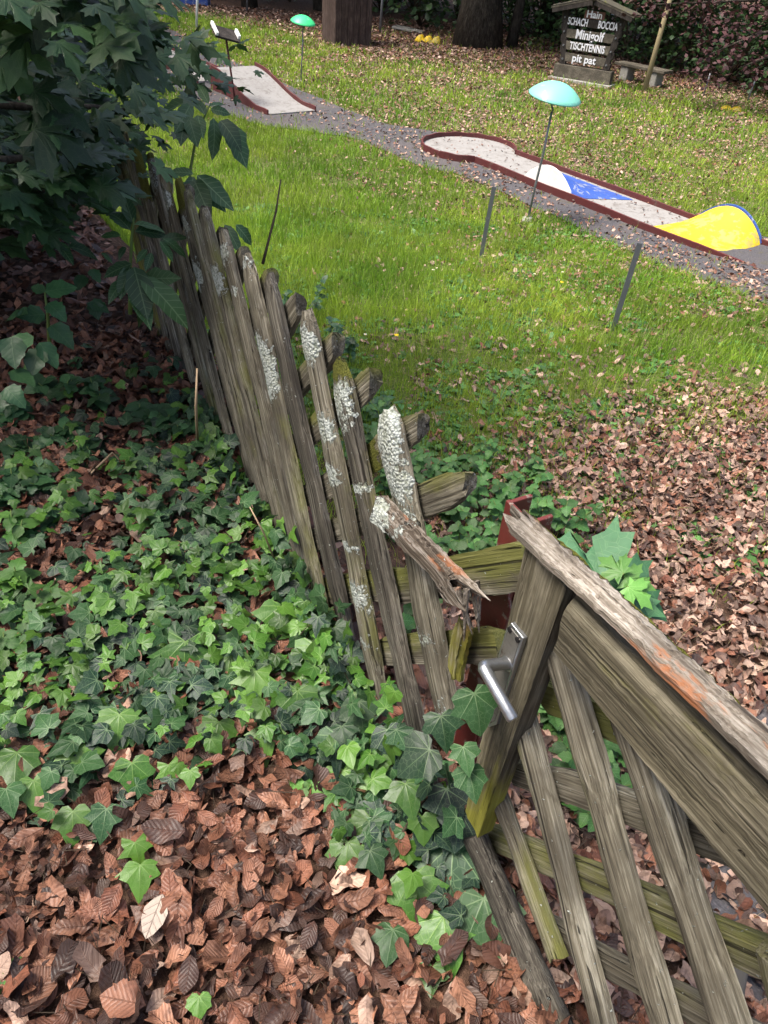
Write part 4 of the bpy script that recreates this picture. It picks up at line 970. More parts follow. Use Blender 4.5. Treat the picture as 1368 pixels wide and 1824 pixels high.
lit2 = thing('lawn_leaf_litter', 'pinkish brown dry leaves strewn over the lawn behind the fence', 'leaf litter', (2, 4, -.8))
def lawn_leafiness(x, y):
    """share of leaf litter on the open side, 0..1"""
    pxx, pyy, _ = proj(np.stack([x, y, ground(x, y)], -1)); f = fbm(x, y, 11, 1.3)
    near_gate = sstep(690, 1000, pyy + (pxx-1000)*.28)
    right_far = sstep(300, 700, pxx)*sstep(420, 250, pyy)*.75
    lane_side = np.exp(-((pyy-(300+(pxx-850)*.40))/55.)**2)*.8*(pxx > 820)
    lush = sstep(900, 500, pxx)*sstep(150, 230, pyy)*sstep(700, 450, pyy)
    v = .22+.40*(f-.5)*2 + near_gate*.9 + right_far*.72 + lane_side*.6 - lush*.40
    wood_edge = sstep(20.5, 23, y+.45*np.maximum(x-2, 0)-.9*np.clip(-x-1, 0, 6))
    return np.clip(v+wood_edge*.8, .02, 1)
def not_lane(x, y, margin=.0):
    s = (x-L0[0])*LD[0]+(y-L0[1])*LD[1]; t = (x-L0[0])*LN[0]+(y-L0[1])*LN[1]
    a = ~((s > -.4) & (s < LE) & (t > -.05-margin) & (t < LW+.05+margin)) & (np.hypot(s-CC[0], t-CC[1]) > CR+.04+margin)
    s = (x-A2[0])*D2[0]+(y-A2[1])*D2[1]; t = (x-A2[0])*N2[0]+(y-A2[1])*N2[1]
    return a & ~((s > -.05) & (s < 7.05) & (t > -.05-margin) & (t < .98+margin))
for (x0, x1, y0, y1, den, tm, sa, sb, lo, nind) in [(.1, 4.6, -.3, 4.2, 2300, T_DEAD, .028, .068, .03, 300), (-1.5, 6.5, 4.2, 8.5, 900, T_DEADLO, .035, .07, .03, 0), (-5.5, 8.5, 8.5, 15, 380, T_DEADLO, .04, .075, .03, 0), (-8, 12, 15, 24, 230, T_DEADLO, .05, .09, .03, 0), (-10, 14, 20, 30, 90, T_FAR, .08, .13, .04, 0)]:
    x, y = scatter_xy(x0, x1, y0, y1, den); k = (qside(x, y) > .06) & in_view(x, y, 0, 700 if y0 < 8 else 300) & (rng.random(len(x)) < lawn_leafiness(x, y)*np.where(inpoly(x, y, PATH_POLY), .5, 1)*np.where(inpoly(x, y, GP_POLY), .8, 1)) & not_lane(x, y); x, y = x[k], y[k]
    P_, B_, S_, R_ = flat_leaves(x, y, .38, (.010, lo+.01), sa, sb)
    k = rng.random(len(P_)) < .42
    if nind:
        split_leaves('lawn_leaf', tm, MAT['dead'], lit2, P_[k], B_[k], S_[k], R_[k], 'brown_leaves', 170)
        split_leaves('lawn_pale_leaf', tm, MAT['dead_pale'], lit2, P_[~k], B_[~k], S_[~k], R_[~k], 'pale_leaves', 130)
    else:
        merge('brown_leaves', MAT['dead'], tm, P_[k], B_[k], S_[k], R_[k], lit2); merge('pale_leaves', MAT['dead_pale'], tm, P_[~k], B_[~k], S_[~k], R_[~k], lit2)
# debris on the lanes
x, y = scatter_xy(-1, 6, 6, 14, 30); k = ~not_lane(x, y); x, y = x[k], y[k]
P_, B_, S_, R_ = flat_leaves(x, y, .3, (.05, .06), .03, .06); P_[:, 2] = LZ+.032; merge('lane_leaves', MAT['dead'], T_DEADLO, P_, B_, S_, R_, lit2)

# crumbs, stalks and leaf fragments
x, y = scatter_xy(-1.5, .75, .1, 2.2, 1500); k = (qside(x, y) < .1) & in_view(x, y); x, y = x[k], y[k]
P_, B_, S_, R_ = flat_leaves(x, y, .6, (.02, .06), .010, .028); merge('leaf_fragments', MAT['dead'], T_DEADLO, P_, B_, S_, R_, litter)
x, y = scatter_xy(-1.5, 3, .1, 3.2, 420); k = in_view(x, y); x, y = x[k], y[k]; n = len(x); a = rng.uniform(0, 6.283, n); L = rng.uniform(.015, .06, n)
d = np.stack([np.cos(a), np.sin(a), rng.uniform(-.2, .3, n)], -1)*L[:, None]; c = np.stack([x, y, ground(x, y)+rng.uniform(.03, .055, n)], -1); sd_ = np.cross(d, ZV); sd_ = norm(sd_)*rng.uniform(.0005, .0013, n)[:, None]
V = np.stack([c-d/2-sd_, c-d/2+sd_, c+d/2+sd_*.5+ZV*.002, c+d/2-sd_*.5], 1).reshape(-1, 3); F = np.arange(4*n).reshape(n, 4); dn = put('dry_needles', make_mesh('dry_needles', V-ORIG[litter.name], F, None, MAT['twig']), litter, ORIG[litter.name]); dn['kind'] = 'stuff'

# twigs
def twig(name, lab, pts, r_, mat='twig', cat='twig'):
    mb = MB(); mb.tube(pts, np.linspace(r_, r_*.5, len(pts)), 6); return tag(mb.build(name, MAT[mat], None, True, loc=pts[0]), lab, cat)
twig('dry_stalk', 'thin dry upright stalk in front of the far pales', [gz(352, 792, .0), at(349, 725, 1.95), at(351, 656, 1.93)], .005, 'drystem', 'stalk')
twig('dry_stalk', 'thin pale stalk leaning over the ivy by the fence', [gz(490, 1000, .02), at(470, 950, 1.62), at(445, 903, 1.6)], .003, 'drystem', 'stalk')
twig('arched_stem', 'pale dry stem arching over the ground plants', [gz(146, 866, .02), gz(165, 840, .07), gz(200, 806, .10), gz(215, 822, .06), gz(240, 838, .03)], .004, 'drystem', 'stem')
twig('bare_twig', 'thin bare branching twig standing behind the fence', [at(468, 470, 2.75), at(478, 430, 2.75), at(492, 375, 2.76), at(500, 320, 2.77)], .006, 'twig')
twig('ivy_runner', 'brown ivy runner with young leaves by the gate foot', [gz(682, 1525, .03), gz(712, 1490, .06), gz(745, 1440, .12), gz(790, 1395, .16)], .004, 'twig', 'ivy stem')

# ============================================================ IVY
ivy = thing('ivy', 'ivy spreading over the leaf litter and climbing the foot of the fence', 'ivy', (-.4, 1.2, 0))
def ivy_density(px, py):
    low = 1380 + 130*np.exp(-(px/230.)**2) + 330*np.exp(-((px-760)/150.)**2)
    d = sstep(low+60, low-120, py)*sstep(640, 860, py + px*.12)
    d = np.where((px < 240) & (py < 1050), d*.35, d)
    band = np.exp(-((py-1160)/260.)**2)*.45
    return np.clip(d*(.62+band), 0, 1)
x, y = scatter_xy(-2.2, .75, .15, 2.9, 1900); k = qside(x, y) < -.02; x, y = x[k], y[k]
pxx, pyy, _ = proj(np.stack([x, y, 0*x], -1)); f = fbm(x, y, 21, 6)
k = rng.random(len(x)) < ivy_density(pxx, pyy)*sstep(.26, .52, f+.12*(pxx > 520)); x, y = x[k], y[k]
n = len(x); young = rng.random(n) < .08+.48*sstep(.44, .62, fbm(x, y, 31, 5)); cover = fbm(x, y, 41, 7)
z = ground(x, y)+np.where(young, rng.uniform(.05, .12, n), rng.uniform(.02, .09, n)); s = np.where(young, rng.uniform(.026, .056, n), rng.uniform(.030, .066, n))
tocam = norm(O-np.stack([x, y, z], -1)); nrm = rng.normal(size=(n, 3))*.36+ZV+tocam*.35
hd = np.stack([np.cos(a := rng.uniform(0, 6.283, n)), np.sin(a)-.5, -.1*np.ones(n)], -1); B = bases(nrm, hd); P_ = np.stack([x, y, z], -1); R_ = rng.random((n, 3))
# climbing at the foot of the fence
m = 420; s_ = rng.uniform(-.16, 1.6, m); h_ = np.abs(rng.normal(size=m))*.10*np.where(s_ < .5, 1.25, .8); o_ = -rng.uniform(.03, .11, m)
Pc = PF+DV*s_[:, None]+ZV*h_[:, None]+NF*o_[:, None]; keep = rng.random(m) < .75; Pc = Pc[keep]; m = len(Pc)
nc = rng.normal(size=(m, 3))*.3 - NF*.6 + ZV*.55; hc = rng.normal(size=(m, 3))*.5+np.array([0, -.2, -.6])
P_ = np.vstack([P_, Pc]); B = np.concatenate([B, bases(nc, hc)]); s = np.concatenate([s, rng.uniform(.04, .066, m)]); young = np.concatenate([young, rng.random(m) < .22]); R_ = np.vstack([R_, rng.random((m, 3))])
split_leaves('ivy_leaf', T_IVY, MAT['ivy'], ivy, P_[~young], B[~young], s[~young], R_[~young], 'old_leaves', 150)
split_leaves('ivy_young_leaf', T_IVY, MAT['ivy_new'], ivy, P_[young], B[young], s[young], R_[young], 'young_leaves', 110)
hero = [  # base px, tip px, height, young?
    (735, 1562, 748, 1645, .06, 1), (790, 1632, 800, 1725, .05, 1), (808, 1500, 800, 1615, .07, 0), (862, 1600, 893, 1705, .07, 0), (770, 1722, 768, 1770, .03, 1),
    (822, 1450, 812, 1505, .13, 0), (795, 1405, 815, 1470, .16, 0), (722, 1395, 735, 1450, .15, 1), (752, 1455, 757, 1500, .12, 1), (612, 1372, 625, 1450, .05, 1),
    (662, 1462, 640, 1520, .06, 1), (620, 1500, 612, 1560, .05, 1), (845, 1235, 865, 1302, .30, 0), (835, 1372, 850, 1422, .2, 0), (785, 1275, 795, 1330, .28, 0), (825, 1330, 835, 1372, .24, 0),
    (765, 1335, 748, 1370, .24, 0), (213, 1272, 205, 1332, .07, 1), (235, 1358, 238, 1410, .06, 1), (132, 1330, 140, 1385, .06, 1), (390, 1285, 380, 1335, .06, 1), (410, 1170, 400, 1235, .07, 1),
    (330, 1142, 325, 1205, .08, 1), (250, 1540, 248, 1595, .05, 1), (130, 1445, 125, 1500, .05, 1), (300, 1362, 310, 1398, .05, 1), (355, 1775, 352, 1818, .04, 1), (700, 1655, 690, 1712, .05, 0), (455, 1195, 450, 1250, .08, 1), (500, 1080, 495, 1130, .08, 1),
    (560, 1150, 548, 1205, .08, 1), (530, 1230, 528, 1285, .07, 1), (640, 1250, 650, 1305, .08, 0), (690, 1300, 700, 1350, .10, 0), (480, 1290, 470, 1345, .05, 1), (600, 1310, 590, 1370, .06, 0), (30, 1340, 25, 1400, .06, 1), (60, 1390, 70, 1440, .05, 1), (190, 1440, 180, 1490, .05, 0), (240, 1500, 250, 1545, .05, 1)]
for bx, by, tx_, ty, hz, yg in hero:
    if by < 1400 and bx > 740:
        s1, h1 = fsh(bx, by, -.10); s2, h2 = fsh(tx_, ty, -.11); b = fpt(s1, h1, -.10); t = fpt(s2, h2, -.11)
    else: b, t = gz(bx, by, hz+.01), gz(tx_, ty, hz)
    y_ = t-b; L = np.linalg.norm(y_)/.76; nrm = norm(O-b)*.8+ZV*.5+rng.normal(size=3)*.12
    single('ivy_young_leaf' if yg else 'ivy_leaf', T_IVY, MAT['ivy_new'] if yg else MAT['ivy'], ivy, [b], bases(np.array([nrm]), np.array([y_])), [L])
mb = MB()
for k in range(120):                                        # runners and leaf stalks
    i = rng.integers(0, len(P_)); q = P_[i]; d = np.array([math.cos(k), math.sin(k), 0])*.08
    g0 = q+d; g0[2] = float(ground(g0[0], g0[1]))+.01; mb.tube([g0, (q+g0)/2+ZV*.01, q-ZV*.003], [.0018, .0014, .001], 4)
st = mb.build('runners', MAT['twig'], ivy); st['kind'] = 'stuff'

# ============================================================ HERBS
def herb(name, lab, cat, base, h, nst, per, lsize, key, tmpl, mat, group=None, lean=.35, whorl=2):
    t = thing(name, lab, cat, base, group)
    for k in range(nst):
        a = rng.uniform(0, 6.283); ln = rng.uniform(0, lean)*h; top = base+np.array([math.cos(a)*ln, math.sin(a)*ln, h*rng.uniform(.7, 1.1)]); mid = (base+top)/2+ZV*.04*h
        mb = MB(); mb.tube([base-ZV*.01, mid, top], [.0030, .0025, .0015], 5); mb.build('stem', MAT['stem'], t, True)
        P_, Hd, Nn, Ss = [], [], [], []
        for j in range(per):
            u = .35+.65*(j+.5)/per; q = base*(1-u)**2+2*mid*u*(1-u)+top*u*u; a0 = rng.uniform(0, 6.283)
            for w_ in range(whorl):
                an = a0+w_*6.283/whorl; hd = np.array([math.cos(an), math.sin(an), rng.uniform(-.25, .35)]); P_.append(q); Hd.append(hd); Nn.append(ZV+rng.normal(size=3)*.25+norm(O-q)*.25-hd*.1); Ss.append(lsize*rng.uniform(.65, 1.15)*(1-.35*(u-.35)))
        single(key, tmpl, mat, t, P_, bases(np.array(Nn), np.array(Hd)), np.array(Ss))
    return t
def gnd(px, py):
    p = G(px, py); p[2] = float(ground(p[0], p[1])); return p
herbs = [(900, 920), (960, 960), (830, 890), (780, 880), (870, 1000), (700, 870), (650, 830), (945, 1000), (745, 930), (915, 960), (680, 770), (990, 960), (745, 860), (700, 810), (790, 930), (850, 915), (905, 880), (880, 960), (930, 930), (760, 990), (820, 985), (985, 1010), (800, 850), (860, 850), (690, 900), (720, 960), (640, 760), (610, 690), (840, 1030), (770, 1080), (730, 1120), (940, 860), (890, 1010), (1000, 1330), (1050, 1350), (1085, 1340), (1000, 1430), (1040, 1405), (970, 1300)]
for i, (px, py) in enumerate(herbs):
    beh = py > 1290
    herb('nettle_plant', 'light green nettle seen through the gate pales' if beh else 'light green leafy nettle growing close behind the fence', 'nettle', gnd(px, py), rng.uniform(.13, .24), 3, 3, .062, 'herb_leaf', T_OVATE, MAT['herb'], 'nettles behind the gate' if beh else 'nettles behind the fence', .8, 3)
for px, py in [(560, 560), (590, 610), (620, 650), (575, 650), (545, 600), (510, 560), (670, 740)]:
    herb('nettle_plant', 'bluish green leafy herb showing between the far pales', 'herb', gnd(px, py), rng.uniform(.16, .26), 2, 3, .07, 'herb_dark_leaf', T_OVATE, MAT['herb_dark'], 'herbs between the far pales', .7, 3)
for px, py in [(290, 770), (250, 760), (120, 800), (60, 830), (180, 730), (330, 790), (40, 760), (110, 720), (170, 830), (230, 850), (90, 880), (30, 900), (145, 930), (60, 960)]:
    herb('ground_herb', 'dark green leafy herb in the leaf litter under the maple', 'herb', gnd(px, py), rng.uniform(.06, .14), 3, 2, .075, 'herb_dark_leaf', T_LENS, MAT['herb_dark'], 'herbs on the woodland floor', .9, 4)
for px, py in [(40, 1060), (15, 1110), (75, 1130), (30, 1000), (10, 1180), (110, 1095)]:
    herb('hornbeam_seedling', 'bright green seedling with ribbed toothed leaves among the ivy', 'seedling', gnd(px, py), rng.uniform(.08, .13), 2, 2, .062, 'hornbeam_leaf', T_OVATE, MAT['bramble'], 'seedlings among the ivy', 1.0, 3)
for px, py, lab in [(12, 1745, 'round-leaved light green herb in bare brown litter, with toothed leaves'), (540, 1420, 'small bright trefoil seedling at the edge of the ivy')]:
    herb('seedling', lab, 'seedling', gnd(px, py), .05, 2, 1, .06 if px < 100 else .04, 'hornbeam_leaf', T_OVATE, MAT['bramble'], None, .9, 3)
# big-leaved sapling behind the gate
sap = thing('maple_sapling', 'broad-leaved green maple sapling growing behind the gate cap', 'sapling', gnd(1085, 1120))
b = ORIG[sap.name]
for bx, by, tx_, ty, d, key, mat in [(1090, 1050, 985, 925, 1.26, 'sap_leaf', 'elder_p'), (1085, 1035, 1190, 1085, 1.24, 'sap_leaf', 'elder_p'), (1100, 1050, 1110, 1150, 1.25, 'sap_leaf', 'elder_p'), (1112, 1030, 1168, 1035, 1.20, 'sap_young', 'young_p'), (1110, 1022, 1100, 988, 1.19, 'sap_young', 'young_p'), (1118, 1045, 1165, 1068, 1.18, 'sap_young', 'young_p'), (1080, 1060, 1060, 1120, 1.32, 'sap_leaf', 'elder_p'), (960, 1200, 1000, 1240, 1.1, 'sap_leaf', 'elder_p')]:
    if mat not in MAT: MAT[mat] = leaf_mat(mat, (.035, .12, .05), (.05, .15, .06), (.12, .24, .10), 'palm', .5, .25, veinw=.012) if mat == 'elder_p' else leaf_mat(mat, (.12, .30, .06), (.16, .36, .08), (.25, .45, .14), 'palm', .45, .35, veinw=.012)
    p, q = at(bx, by, d), at(tx_, ty, d-.03); y_ = q-p; single(key, T_MAPLE, MAT[mat], sap, [p], bases(np.array([norm(O-p)*.7+ZV*.7]), np.array([y_])), [np.linalg.norm(y_)*1.05])
    mb = MB(); mb.tube([b, (b+p)/2+ZV*.03, p], [.004, .003, .002], 5); mb.build('stem', MAT['stem'], sap, True)

# elder shoots at the fence: leaflets given as base px, tip px
def shoot(name, lab, stem, leaves, mat='elder', key='elder_leaf'):
    pts = [at(*p) for p in stem]; t = thing(name, lab, 'shrub', pts[0]); mb = MB(); mb.tube(pts, np.linspace(.007, .003, len(pts)), 7); mb.build('stem', MAT['stem'], t, True)
    for bx, by, tx_, ty, d in leaves:
        p, q = at(bx, by, d), at(tx_, ty, d-rng.uniform(-.02, .05)); y_ = q-p
        single(key, T_LENS if mat == 'elder' else T_OVATE, MAT[mat], t, [p], bases(np.array([norm(O-p)*.55+ZV*.6+rng.normal(size=3)*.2]), np.array([y_])), [np.linalg.norm(y_)*(1.04 if mat == 'elder' else .72)])
shoot('elder_shoot', 'tall elder shoot with drooping leaflets rising behind the far pales', [(345, 420, 2.75), (338, 310, 2.7), (350, 240, 2.66), (372, 190, 2.62)],
      [(330, 200, 322, 255, 2.6), (335, 205, 352, 258, 2.58), (340, 185, 310, 240, 2.6), (352, 205, 362, 245, 2.6), (380, 210, 402, 258, 2.6), (392, 215, 432, 272, 2.58), (400, 215, 450, 275, 2.62), (372, 190, 395, 165, 2.62), (372, 185, 352, 150, 2.62), (365, 205, 345, 165, 2.6), (375, 195, 410, 200, 2.6), (340, 180, 270, 195, 2.65),
       (345, 310, 300, 300, 2.62), (350, 312, 414, 360, 2.6), (345, 320, 378, 395, 2.6), (350, 325, 402, 375, 2.63), (345, 315, 330, 370, 2.6), (340, 325, 318, 345, 2.62), (420, 400, 455, 430, 2.6), (400, 400, 430, 440, 2.58)])
shoot('elder_shrub', 'elder shrub with large leaflets in front of the shaded pales', [(232, 560, 2.3), (232, 480, 2.25), (235, 420, 2.2), (240, 380, 2.2)],
      [(238, 400, 220, 345, 2.2), (232, 410, 195, 350, 2.2), (238, 400, 272, 362, 2.18), (200, 378, 140, 332, 2.2), (205, 375, 162, 378, 2.2), (240, 412, 300, 405, 2.18), (235, 470, 180, 485, 2.16), (238, 475, 262, 560, 2.14), (232, 475, 212, 530, 2.16), (245, 480, 330, 500, 2.16), (250, 490, 338, 560, 2.14), (285, 430, 325, 395, 2.16), (290, 425, 340, 438, 2.14), (285, 430, 308, 466, 2.14), (262, 445, 240, 460, 2.18), (270, 450, 262, 470, 2.18), (225, 440, 205, 455, 2.2), (232, 500, 270, 580, 2.15), (250, 500, 310, 480, 2.17), (215, 420, 175, 415, 2.2), (225, 500, 190, 540, 2.17), (120, 440, 180, 430, 2.3), (180, 450, 200, 470, 2.3), (100, 430, 130, 450, 2.3)])
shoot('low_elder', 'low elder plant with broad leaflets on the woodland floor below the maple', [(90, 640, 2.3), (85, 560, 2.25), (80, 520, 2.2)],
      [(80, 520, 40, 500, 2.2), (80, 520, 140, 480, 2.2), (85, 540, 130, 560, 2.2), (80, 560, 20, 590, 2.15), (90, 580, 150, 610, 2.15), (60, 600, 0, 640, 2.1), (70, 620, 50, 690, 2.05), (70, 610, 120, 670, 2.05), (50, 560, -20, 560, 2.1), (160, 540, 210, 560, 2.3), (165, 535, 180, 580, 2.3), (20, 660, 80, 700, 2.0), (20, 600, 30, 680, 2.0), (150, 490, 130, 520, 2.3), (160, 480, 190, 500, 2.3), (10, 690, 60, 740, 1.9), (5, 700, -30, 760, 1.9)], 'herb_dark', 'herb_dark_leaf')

# ============================================================ GRASS
def blades(name, x, y, hmin, hmax, wmin, wmax, mat, parent=None):
    n = len(x); h = rng.uniform(hmin, hmax, n); w_ = rng.uniform(wmin, wmax, n); a = rng.uniform(0, 6.283, n); b = rng.uniform(0, 6.283, n); ln = rng.uniform(.1, .8, n)*h
    p = np.stack([x, y, ground(x, y)-.005], -1); sx = np.stack([np.cos(a), np.sin(a), 0*a], -1)*w_[:, None]*.5; d = np.stack([np.cos(b), np.sin(b), 0*b], -1)*ln[:, None]
    m1 = p+d*.25+ZV*(h*.55)[:, None]; tp = p+d+ZV*h[:, None]
    V = np.stack([p-sx, p+sx, m1-sx*.8, m1+sx*.8, tp], 1).reshape(-1, 3); i0 = np.arange(n)*5
    F = np.concatenate([np.stack([i0, i0+1, i0+3], -1), np.stack([i0, i0+3, i0+2], -1), np.stack([i0+2, i0+3, i0+4], -1)])
    lc = np.tile(np.array([[-.1, 0, 0], [.1, 0, 0], [-.1, .5, 0], [.1, .5, 0], [0, 1., 0]]), (n, 1))
    o = put(name, make_mesh(name, V, F, dict(lc=lc, rn=np.repeat(np.column_stack([np.clip(.35*rng.random(n)+1.5*(fbm(x, y, 81, .9)-.28), 0, 1), np.clip(rng.random(n)*.7+.8*(fbm(x, y, 91, 2.0)-.3), 0, 1), rng.random(n)]), 5, 0)), mat, False), parent); o['kind'] = 'stuff'
    if not parent: o['label'] = 'green grass of the lawn between fence and minigolf lanes'; o['category'] = 'grass'
    return o
def lane_ok(x, y): return not_lane(x, y, .02)
gx, gy = [], []
for (x0, x1, y0, y1, den, seed) in [(-1.6, 4.5, 1.6, 4.6, 3400, 51), (-3, 6, 4.6, 8.5, 3000, 51), (-6, 8.5, 8.5, 14, 1300, 51), (-9, 11, 14, 27, 480, 51)]:
    x, y = scatter_xy(x0, x1, y0, y1, den); k = (qside(x, y) > .12) & in_view(x, y, 0, 450) & lane_ok(x, y); x, y = x[k], y[k]
    lf = lawn_leafiness(x, y); cl = fbm(x, y, 61, 3.0)
    pr = np.clip(1.30-1.25*lf, .03, 1)*np.clip(.35+1.6*(cl-.25), .08, 1)*np.where(inpoly(x, y, PATH_POLY), .05, 1)*np.where(inpoly(x, y, GP_POLY), .06, 1)
    k = rng.random(len(x)) < pr; gx.append(x[k]); gy.append(y[k])
for i, (hm, hx, wm, wx) in enumerate([(.04, .10, .0025, .005), (.05, .13, .004, .007), (.05, .14, .007, .013), (.06, .16, .014, .026)]):
    o = blades('grass', gx[i], gy[i], hm, hx, wm, wx, MAT['grass'])
    if i: o['label'] = ['', 'green lawn grass around the grey steel posts', 'green lawn grass along the asphalt path', 'thin grass running up to the wood edge'][i]
    else: o['label'] = 'sparse green grass between the dry leaves close behind the fence'
x, y = scatter_xy(-3.5, 2.5, 3.0, 9, 330); pxx, pyy, _ = proj(np.stack([x, y, ground(x, y)], -1)); k = (qside(x, y) > .3) & (pxx < 900-rng.random(len(pxx))*400) & (pxx > 180) & lane_ok(x, y) & ~inpoly(x, y, PATH_POLY); x, y = x[k], y[k]
o = blades('tall_grass', x, y, .14, .32, .003, .006, MAT['grass']); o['label'] = 'tall lush grass stalks beside the shaded fence end'
x, y = scatter_xy(.6, 4.5, .6, 5, 50); k = qside(x, y) > .3; o = blades('dry_grass', x[k], y[k], .05, .22, .0015, .003, MAT['drygrass']); o['label'] = 'pale dry grass stalks in the leaves behind the gate'
# broad-leaved weeds in the lawn
x, y = scatter_xy(-2, 6, 2.0, 9, 130); k = (qside(x, y) > .25) & in_view(x, y) & lane_ok(x, y) & ~inpoly(x, y, PATH_POLY) & (fbm(x, y, 71, 2.2) > .48); x, y = x[k], y[k]
x = np.repeat(x, 5)+rng.normal(size=5*len(x))*.02; y = np.repeat(y, 5)+rng.normal(size=len(x))*.02; n = len(x)
hd = np.stack([np.cos(a := rng.uniform(0, 6.283, n)), np.sin(a), .5+0*a], -1); P_ = np.stack([x, y, ground(x, y)+.012], -1)
o = merge('lawn_weeds', MAT['herb'], T_FAR+T_LENS[:2], P_, bases(rand_dirs(n, .25), hd), rng.uniform(.035, .085, n), rng.random((n, 3))); tag(o, 'broad-leaved weeds and clover in the lawn', 'weeds')
# flowers
for px, py, mat, lab in [(998, 515, 'flower_y', 'yellow dandelion head in the lawn'), (705, 613, 'flower_y', 'yellow dandelion head in the lawn'), (712, 240, 'flower_y', 'yellow dandelion head in the lawn'), (915, 137, 'flower_y', 'yellow dandelion head in the lawn'), (650, 613, 'flower_w', 'small white daisy in the lawn'), (776, 492, 'flower_w', 'small white daisy in the lawn'), (950, 500, 'flower_w', 'small white daisy in the lawn'), (1000, 495, 'flower_w', 'small white daisy in the lawn'), (770, 495, 'flower_w', 'small white daisy in the lawn')]:
    b = gnd(px, py); r_ = .017 if mat == 'flower_y' else .011; f_ = thing('dandelion' if mat == 'flower_y' else 'daisy', lab, 'flower', b, 'dandelions' if mat == 'flower_y' else 'daisies')
    mb = MB(); mb.tube([b, b+ZV*.07], [.002, .0015], 5); mb.build('stem', MAT['stem'], f_); mb = MB()
    for k in range(12):
        a = k*.5236; u = np.array([math.cos(a), math.sin(a), .25]); v = np.array([-math.sin(a), math.cos(a), 0])*r_*.28; c = b+ZV*.07
        mb.add([c, c+u*r_*.6+v, c+u*r_*1.1, c+u*r_*.6-v], [(0, 1, 2, 3)])
    pe = mb.build('petals', MAT[mat], f_); pe['kind'] = 'stuff'
    if mat == 'flower_w': mb = MB(); mb.lathe([(.005, .0), (.004, .004), (.0005, .005)], b+ZV*.07, 8); mb.build('disc', MAT['flower_y'], f_)

# ============================================================ TREES
def rot_rand(n): return rng.normal(size=(n, 3))
def foliage(name, centers, spread, per, size, mat, tmpl, parent, flat=.6, droop=.2):
    c = np.repeat(centers, per, 0); n = len(c); p = c+rng.normal(size=(n, 3))*np.asarray(spread)
    nrm = rand_dirs(n, .45/flat*.6); hd = rot_rand(n); hd[:, 2] = hd[:, 2]*.4-droop
    return merge(name, mat, tmpl, p, bases(nrm, hd), rng.uniform(size*.65, size*1.2, n), rng.random((n, 3)), parent)
def tree(name, lab, cat, base, h, r0, crown_z, crown_r, nclump, per, lsize, mat, group=None, lean=(0, 0), cmat='bark', tmpl=None):
    base = np.array([base[0], base[1], float(ground(np.array(base[0]), np.array(base[1])))])
    t = thing(name, lab, cat, base, group); top = base+np.array([lean[0], lean[1], h])
    mb = MB(); us = np.linspace(0, 1, 8); pts = [base-ZV*.2+(top-base+ZV*.2)*u+np.array([math.sin(u*7+base[0])*.06, math.cos(u*6+base[1])*.06, 0]) for u in us]
    rad = r0*(1-.75*us)*(1+.5*np.exp(-us*22)); mb.tube(pts, rad, 12); mb.build('trunk', MAT[cmat], t, True)
    cs = []
    for k in range(nclump):
        a = rng.uniform(0, 6.283); rr = crown_r*math.sqrt(rng.uniform(.05, 1)); z = rng.uniform(*crown_z)
        cs.append(base+np.array([lean[0]*.6+rr*math.cos(a), lean[1]*.6+rr*math.sin(a), z]))
    cs = np.array(cs); mb = MB()
    for k in range(0, nclump, max(1, nclump//14)):
        u = np.clip((cs[k][2]-base[2])/h*.75, .12, .9); q = base+(top-base)*u; mb.tube([q, (q+cs[k])/2+ZV*.15, cs[k]], [r0*.3, r0*.16, r0*.04], 6)
    lb = mb.build('limbs', MAT[cmat], t, True); lb['kind'] = 'stuff'
    foliage('crown', cs, (crown_r*.2, crown_r*.2, (crown_z[1]-crown_z[0])*.09), per, lsize, MAT[mat], tmpl or T_FAR, t)
    return t
# the wood behind the lawn: trunks, crowns, undergrowth
bt = G(847, 82); tree('beech_tree', 'thick grey beech trunk standing at the dark wood edge', 'tree', bt, 13, .52, (3.5, 11), 4.6, 90, 26, .42, 'forest', 'trees of the dark wood')
b2 = G(908, 84); tree('beech_tree', 'slender leaning trunk beside the thick beech', 'tree', b2, 11, .13, (4, 10), 3.0, 50, 20, .4, 'forest', 'trees of the dark wood', (1.3, .3))
spots = [(-13, 33), (-8.5, 36), (-3.5, 31), (-1, 36), (4.5, 30), (7.5, 27), (11, 25), (14, 21), (9, 33), (2, 38), (16, 29), (-6, 30), (13, 16), (-17, 28)]
for i, (x, y) in enumerate(spots):
    tree('forest_tree', 'tall dark tree standing deep in the wood behind the lawn', 'tree', (x, y), rng.uniform(10, 14), rng.uniform(.16, .32), (2.6, 11), 4.4, 80, 24, .45, 'forest', 'trees of the dark wood')
def shrub(name, lab, base, r_, h, ncl, per, ls, mat, group, tmpl=None):
    base = np.array([base[0], base[1], float(ground(np.array(base[0]), np.array(base[1])))]); t = thing(name, lab, 'shrub', base, group)
    cs = np.array([base+np.array([rr*math.cos(a), rr*math.sin(a), h*z]) for a, rr, z in zip(rng.uniform(0, 6.283, ncl), r_*np.sqrt(rng.uniform(0, 1, ncl)), rng.uniform(.08, 1, ncl))])
    mb = MB()
    for k in range(0, ncl, 4): mb.tube([base, (base+cs[k])/2+ZV*.2, cs[k]], [.03, .02, .008], 5)
    sb = mb.build('stems', MAT['twig'], t); sb['kind'] = 'stuff'
    foliage('foliage', cs, (r_*.22, r_*.22, h*.09), per, ls, MAT[mat], tmpl or T_FAR, t); return t
